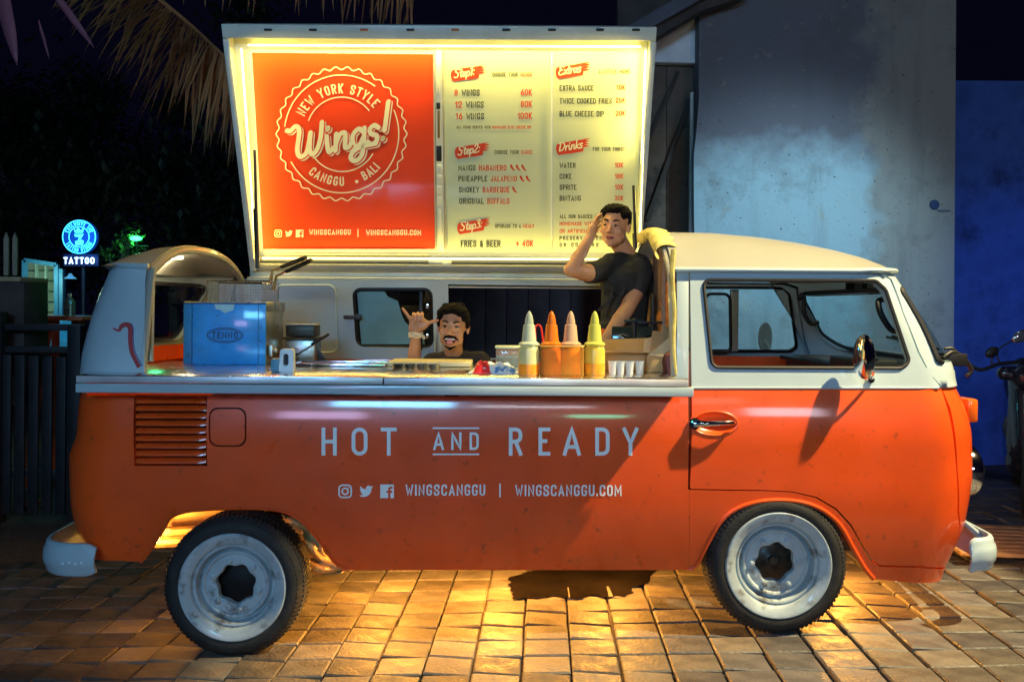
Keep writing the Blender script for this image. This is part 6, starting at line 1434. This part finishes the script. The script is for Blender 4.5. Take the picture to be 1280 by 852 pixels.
# dark block that closes the yard on the left (seen only as night)
# shop with lit glass front
YS2 = 7.0; o_ = at(52,405,YS2); sh = thing('shop_booth', 'small lit glass fronted booth left of the tattoo sign', 'booth', (o_.x, YS2, gz(o_.x))); 
LG = mat('lit_room', (.45,.60,.40), .8, emit=(.42,.62,.36), es=.22, var=.25, scale=3)
sheet('back_wall', [(31,326),(70,331),(70,402),(31,402)], YS2+.6, .04, LG, sh)
for i in range(5): y = 338+i*13; mb = MB(); c0, c1 = at(31,y,YS2+.55)-sh.location, at(70,y,YS2+.55)-sh.location; mb.bar(c0, c1, .02, .02); mb.obj('wall_batten', mat('batten',(.25,.32,.22),.8), sh)
FRB = mat('frame_blue', (.05,.22,.42), .5)
for p_, q_ in (((31,325),(71,331)),((71,331),(71,405)),((31,325),(31,405)),((46,330),(46,402)),((58,331),(58,402))):
    mb = MB(); mb.bar(at(*p_,YS2)-sh.location, at(*q_,YS2)-sh.location, .05 if p_[0] in (31,71) else .02, .05, up=(0,1,0)); mb.obj('window_frame', FRB if p_[0] in (31,71) else mat('mullion',(.2,.28,.25),.6), sh)
sheet('window_pane', [(31,326),(71,331),(71,404),(31,404)], YS2+.03, .006, GLASS, sh)
sheet('side_panel', [(72,335),(78,336),(78,404),(72,404)], YS2, .1, FRB, sh)
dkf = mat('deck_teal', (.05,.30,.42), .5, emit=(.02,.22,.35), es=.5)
a_ = at(66,430,5.0); dk = MB(); dk.box((a_.x+.2, 5.6, gz(a_.x)+.22+.45), (1.6, .9, .06)); 
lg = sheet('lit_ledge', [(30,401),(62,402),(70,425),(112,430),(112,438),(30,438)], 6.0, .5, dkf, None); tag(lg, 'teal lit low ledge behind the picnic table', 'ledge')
l_ = lamp('POINT', 'booth_light', at(55,345,6.6), None, 14, (.55,.9,.6), .1)
# round sign and TATTOO letters
YN = 6.2; kN = (YN+D)/F
NE = mat('sign_cyan', (.1,.7,1), .5, emit=(.06,.62,1.0), es=2.2); NB = mat('sign_blue', (.01,.06,.25), .5, emit=(.003,.06,.40), es=.5); NW = mat('sign_white', (.8,.95,1), .5, emit=(.75,.95,1), es=2.2)
o0 = at(99,296,YN); tt = thing('tattoo_sign', 'round glowing blue shop sign with white TATTOO letters below it', 'sign', o0)
n_mp = lambda px, py, l: at(px, py, YN)-o0+Vector((0,-l,0))
mb = MB(); mb.lathe([(0,0),(21.5*kN,0),(21.5*kN,.06),(0,.06)], 40, Matrix.Rotation(rad(90),4,'X') @ Matrix.Translation((0,0,-.06))); mb.obj('sign_disc', NB, tt)
mb = MB(); ring(mb, 99, 296, 20.5, 1.3, n_mp, .004, n=48); ring(mb, 99, 296, 12.6, 1.1, n_mp, .004, n=40); 
caps(mb, 'EXCLUSIVE INK', 0, 0, 5.2, n_mp, .004, total=34, st=.2, arc=(99,296,14,rad(90)+34/14/2,False)); caps(mb, 'TATTOO STUDIO', 0, 0, 5.0, n_mp, .004, total=42, st=.2, arc=(99,296,19,rad(270)-42/19/2,True))
mb.obj('sign_ring', NE, tt, smooth=False, fix=False)
mb = MB(); patch(mb, [(92,285),(95,288),(98,284),(101,288),(105,285),(104,291),(94,291)], n_mp, .005); patch(mb, [(93,292.5),(105,292.5),(101,299),(105,301),(104,306),(95,307),(94,302),(98,300),(99,296),(94,296)], n_mp, .005); mb.obj('sign_emblem', NE, tt, smooth=False, fix=False)
mb = MB(); caps(mb, 'TATTOO', 80, 330, 8.6, n_mp, .01, total=38.5, st=.24, wr=.55); mb.obj('sign_lettering', NW, tt, smooth=False, fix=False)
mb = MB(); mb.bar(n_mp(78,325,-.03), n_mp(122,325,-.03), .14, .02, up=(0,1,0)); mb.obj('letter_board', mat('board_navy',(.01,.02,.08),.6), tt)
mb = MB(); mb.tube([n_mp(99,317,-.1), n_mp(99,470,-.1)], .03, 8); mb.obj('sign_post', BLACK, tt)
l_ = lamp('POINT', 'sign_glow_light', at(100,300,YN-.35), None, 16, (.05,.4,1), .15)
# picnic table, bottle, hanging lamp
OW = mat('orange_wood', (.62,.16,.07), .6, var=.15, bump=.2); yT = 4.2; ct = at(82,397,yT); pt_ = thing('picnic_table', 'orange painted wooden table beyond the black fence', 'table', (ct.x, yT, gz(ct.x)))
zt_ = ct.z-gz(ct.x)
for i in range(4): mb = MB(); mb.box((0,-.24+i*.16,zt_), (.62,.14,.04)); mb.obj('tabletop_plank', OW, pt_, bevel=.004)
for sx in (-1,1):
    for sy in (-1,1): mb = MB(); mb.bar((sx*.12,sy*.05,zt_-.02),(sx*.26+.03,sy*.26,0),.07,.04); mb.obj('leg', OW, pt_, bevel=.004)
mb = MB(); mb.box((0,0,zt_-.30),(.40,.06,.06)); mb.obj('stretcher', OW, pt_)
pb_ = at(87,393,4.1); bt = thing('water_bottle', 'clear bottle with a pale cap standing on the orange table', 'bottle', (pb_.x, 4.1, ct.z+.021))
mb = MB(); mb.lathe([(0,0),(.045,0),(.048,.02),(.048,.12),(.042,.14),(.018,.17),(.016,.19),(0,.19)], 18); mb.obj('bottle_body', CLEAR, bt); mb = MB(); mb.lathe([(.018,.18),(.018,.205),(0,.205)], 12); mb.obj('cap', PRINTW, bt)
hl = thing('hanging_lamp', 'small blue conical lamp hanging under the tattoo sign', 'lamp', at(88,348,6.4)); mb = MB(); mb.lathe([(.015,.06),(.03,.03),(.07,.0),(.065,-.004),(.02,.025)], 18); mb.obj('lamp_shade', mat('shade_blue',(.2,.5,.7),.4,emit=(.1,.4,.6),es=.6), hl); mb = MB(); mb.tube([(0,0,.06),(0,0,.5)], .004, 5); mb.obj('cord', BLACK, hl)
# cables
for i in range(5):
    a_, b_ = at(-20,203+i*6,9), at(150,285+i*3.2,12); mb = MB(); mid = (a_+b_)/2-Vector((0,0,.25)); mb.tube(crom([a_, mid, b_], 8), .010, 5)
    o = mb.obj('power_cable', mat('cable_grey',(.20,.18,.28),.6), None); tag(o, ['topmost','second highest','middle','second lowest','lowest'][i]+' of the five thin overhead cables above the tattoo sign', 'cable', 'overhead cables')
# ------------------------------------------------------------------ planting
def leafshape(mb, a, b, w, droop, up=Vector((0,0,1)), seg=5):
    a, b = Vector(a), Vector(b); d = b-a; L = d.length; sd = d.cross(up); 
    if sd.length < 1e-4: sd = Vector((1,0,0))
    sd.normalize(); V = []
    for k in range(seg+1):
        t = k/seg; c = a+d*t-Vector((0,0,droop*L*t*t)); ww = w*(math.sin(math.pi*min(1,(t*.9+.1)))**.7)*(1 if t < .98 else .05); V += [c-sd*ww/2, c+Vector((0,0,-ww*.18)), c+sd*ww/2]
    mb.add(V, [(3*k+j,3*k+j+1,3*k+4+j,3*k+3+j) for k in range(seg) for j in (0,1)])
PALM = mat('palm_leaflet', (.52,.22,.08), .7, var=.4, scale=2, bump=.2, objrand=.1)
R_ = random.Random(5)
def frond(name, spine, n, ll, wid, parent, m, dirf, jit=.35):
    t = parent; P = crom(spine, 8); mb = MB(); mb.tube(P, [.022-.016*i/len(P) for i in range(len(P))], 6)
    Lf = MB(); N = len(P)-1
    for i in range(n):
        u = i/n*N; k = int(u); p = P[k].lerp(P[k+1], u-k)
        d = dirf(i/n)
        for s in (0, 1):
            dd = (d+Vector((R_.uniform(-jit,jit), R_.uniform(-.5,.5), R_.uniform(-jit,jit)*.6))).normalized(); L = ll*R_.uniform(.6,1.15)*(1-.3*abs(i/n-.5))
            leafshape(Lf, p, p+dd*L, wid, R_.uniform(.1,.5))
    a = mb.obj('rachis', m, parent); b = Lf.obj('leaflets', m, parent, smooth=False, fix=False); b['kind'] = 'stuff'
YP = 3.4
pl_ = thing('palm_frond', 'dry brown palm frond arching down behind the left edge of the menu', 'palm frond')
frond('f', [at(120,-60,YP), at(195,-4,YP), at(250,42,YP), at(300,92,YP), at(335,150,YP)], 150, .66, .024, pl_, PALM, lambda t: Vector((-1.0+1.0*min(1,t*1.25),-.05,-.15-.95*min(1,t*1.3))), .30)
pl2 = thing('palm_frond', 'dim palm frond hanging at the top edge above the menu', 'palm frond')
frond('f', [at(150,-90,4), at(300,-60,4), at(420,-40,4), at(520,-8,4)], 50, .42, .022, pl2, PALM, lambda t: Vector((-.2,0,-1)), .3)
PUR = mat('purple_leaf', (.30,.10,.14), .5, var=.2, coat=.2)
for i, (a_, b_, w, nm) in enumerate((((-10,-60),(22,80),.11,'long purple blade leaf at the top left corner'),((55,-25),(118,58),.055,'slim purple blade leaf pointing down right near the top left'),((48,25),(62,74),.022,'faint small red leaf between two purple blades'))):
    mb = MB(); leafshape(mb, at(*a_,2.2), at(*b_,2.2), w, .02, Vector((0,1,.2)), 8); o = mb.obj('blade_leaf', PUR, None, fix=False); o.modifiers.new('s','SOLIDIFY').thickness = .002; tag(o, nm, 'leaf')
def foliage(name, label, cat, c, r, n, ls, m, sd, trunk=True):
    R = random.Random(sd); t = thing(name, label, cat, (c[0], c[1], gz(c[0]))); mb = MB(); cz = c[2]-gz(c[0])
    cl = [(Vector((R.gauss(0,.45)*r[0], R.gauss(0,.45)*r[1], cz+R.gauss(0,.42)*r[2])), R.uniform(.18,.42)) for _ in range(28)]
    for i in range(n):
        q, s_ = cl[R.randrange(len(cl))]; s_ *= max(r); p_ = q+Vector((R.gauss(0,.5),R.gauss(0,.5),R.gauss(0,.45)))*s_; d = Vector((R.uniform(-1,1),R.uniform(-1,1),R.uniform(-.9,.4))).normalized()
        sd_ = d.cross(Vector((0,0,1))).normalized()*ls*.22; e = p_+d*ls; mm = (p_+e)/2; mb.add([p_, mm+sd_, e, mm-sd_], [(0,1,2,3)])
    b = mb.obj('crown', m, t, smooth=False, fix=False)
    if trunk:
        mb = MB(); mb.tube(crom([(0,0,0),(.05,.03,cz*.4),(-.04,.0,cz*.8),(0,0,cz+.2*r[2])],5), [.12*(1-.7*i/15) for i in range(16)], 8)
        for i in range(7): q = cl[i][0]; mb.tube([(0,0,cz*.65), Vector((0,0,cz*.7)).lerp(q,.5)+Vector((0,0,.05)), q], [.05,.03,.01], 6)
        mb.obj('trunk', DKT, t)
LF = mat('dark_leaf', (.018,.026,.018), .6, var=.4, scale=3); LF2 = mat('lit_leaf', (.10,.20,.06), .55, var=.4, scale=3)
foliage('shrub', 'small green lit shrub above the rear roof of the van', 'shrub', tuple(at(160,306,4.6)), (.22,.2,.16), 420, .07, LF2, 3)
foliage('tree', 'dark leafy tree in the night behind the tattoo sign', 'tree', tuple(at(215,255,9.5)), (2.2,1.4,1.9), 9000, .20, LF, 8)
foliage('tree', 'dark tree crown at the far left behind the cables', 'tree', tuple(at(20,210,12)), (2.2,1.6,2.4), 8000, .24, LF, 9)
gl = thing('green_lamp', 'small glowing green lamp in the shrub above the rear roof', 'lamp', at(170,298,4.4)); mb = MB(); mb.ball((0,0,0),(.06,.03,.025)); mb.obj('bulb', mat('green_glow',(.1,.9,.3),.4,emit=(.05,1,.25),es=4), gl); mb = MB(); mb.tube([(0,0,0),(.0,.05,-.18)],.008,6); mb.tube([(-.1,.05,-.07),(.1,.05,-.07)],.008,6); mb.obj('stalk', BLACK, gl)
lamp('POINT', 'green_lamp_light', at(168,296,4.3), None, 4, (.1,1,.3), .05)
# night backdrop: the dark hedge and shed wall that close the yard behind the van
hd = thing('shed', 'dark timber shed seen through the open side of the van', 'shed', (.4,4.2,gz(.4)))
for i in range(16): mb = MB(); mb.box((-1.75+i*.2,0,1.15), (.192,.03,2.3)); mb.obj('plank', mat('shed_plank',(.035,.028,.04),.8,var=.3,bump=.3), hd, bevel=.003)
mb = MB(); mb.box((0,.35,2.35),(3.6,1.0,.08),Matrix.Rotation(rad(6),3,'X')); mb.obj('roof', DKT, hd, bevel=.01)
# unseen glowing panels added across the street for highlights in the paint
for i, (x, y, z, w, h, c, e, lab) in enumerate(((-3.3,-11,2.6,1.5,.9,(.75,.55,1),14,'long violet glowing panel added across the street'),(1.5,-11,2.7,1.0,.28,(.1,1,.6),26,'green glowing bar added across the street'),(.4,-12,4.1,2.2,.16,(.8,.9,1),26,'white glowing strip added across the street'),(4.8,-11,3.4,1.3,1.0,(.95,.85,1),16,'square white glowing panel added across the street'))):
    tS = thing('added_glow_panel', lab, 'added glow panel', (x,y,z)); mb = MB(); mb.box((0,0,0),(w,.06,h)); mb.obj('glow_face', mat('added_glow'+'abcd'[i],(.5,.5,.5),.5,emit=c,es=e), tS, bevel=.01); mb = MB(); mb.box((0,-.06,0),(w+.1,.06,h+.1)); mb.box((0,-.1,-(z-gz(x))/2),(.08,.06,z-gz(x))); mb.obj('glow_box', BLACK, tS)
# the kerbstone scrap on the left and a fallen leaf
mb = MB(); q = at_z(38,623,gz(-2.6)); mb.box((q.x,q.y,gz(q.x)+.02),(.16,.12,.03)); o = mb.obj('brick_scrap', mat('brick_red',(.45,.14,.07),.8,var=.3), None, bevel=.006); tag(o, 'flat red brick scrap lying at the foot of the fence', 'brick')
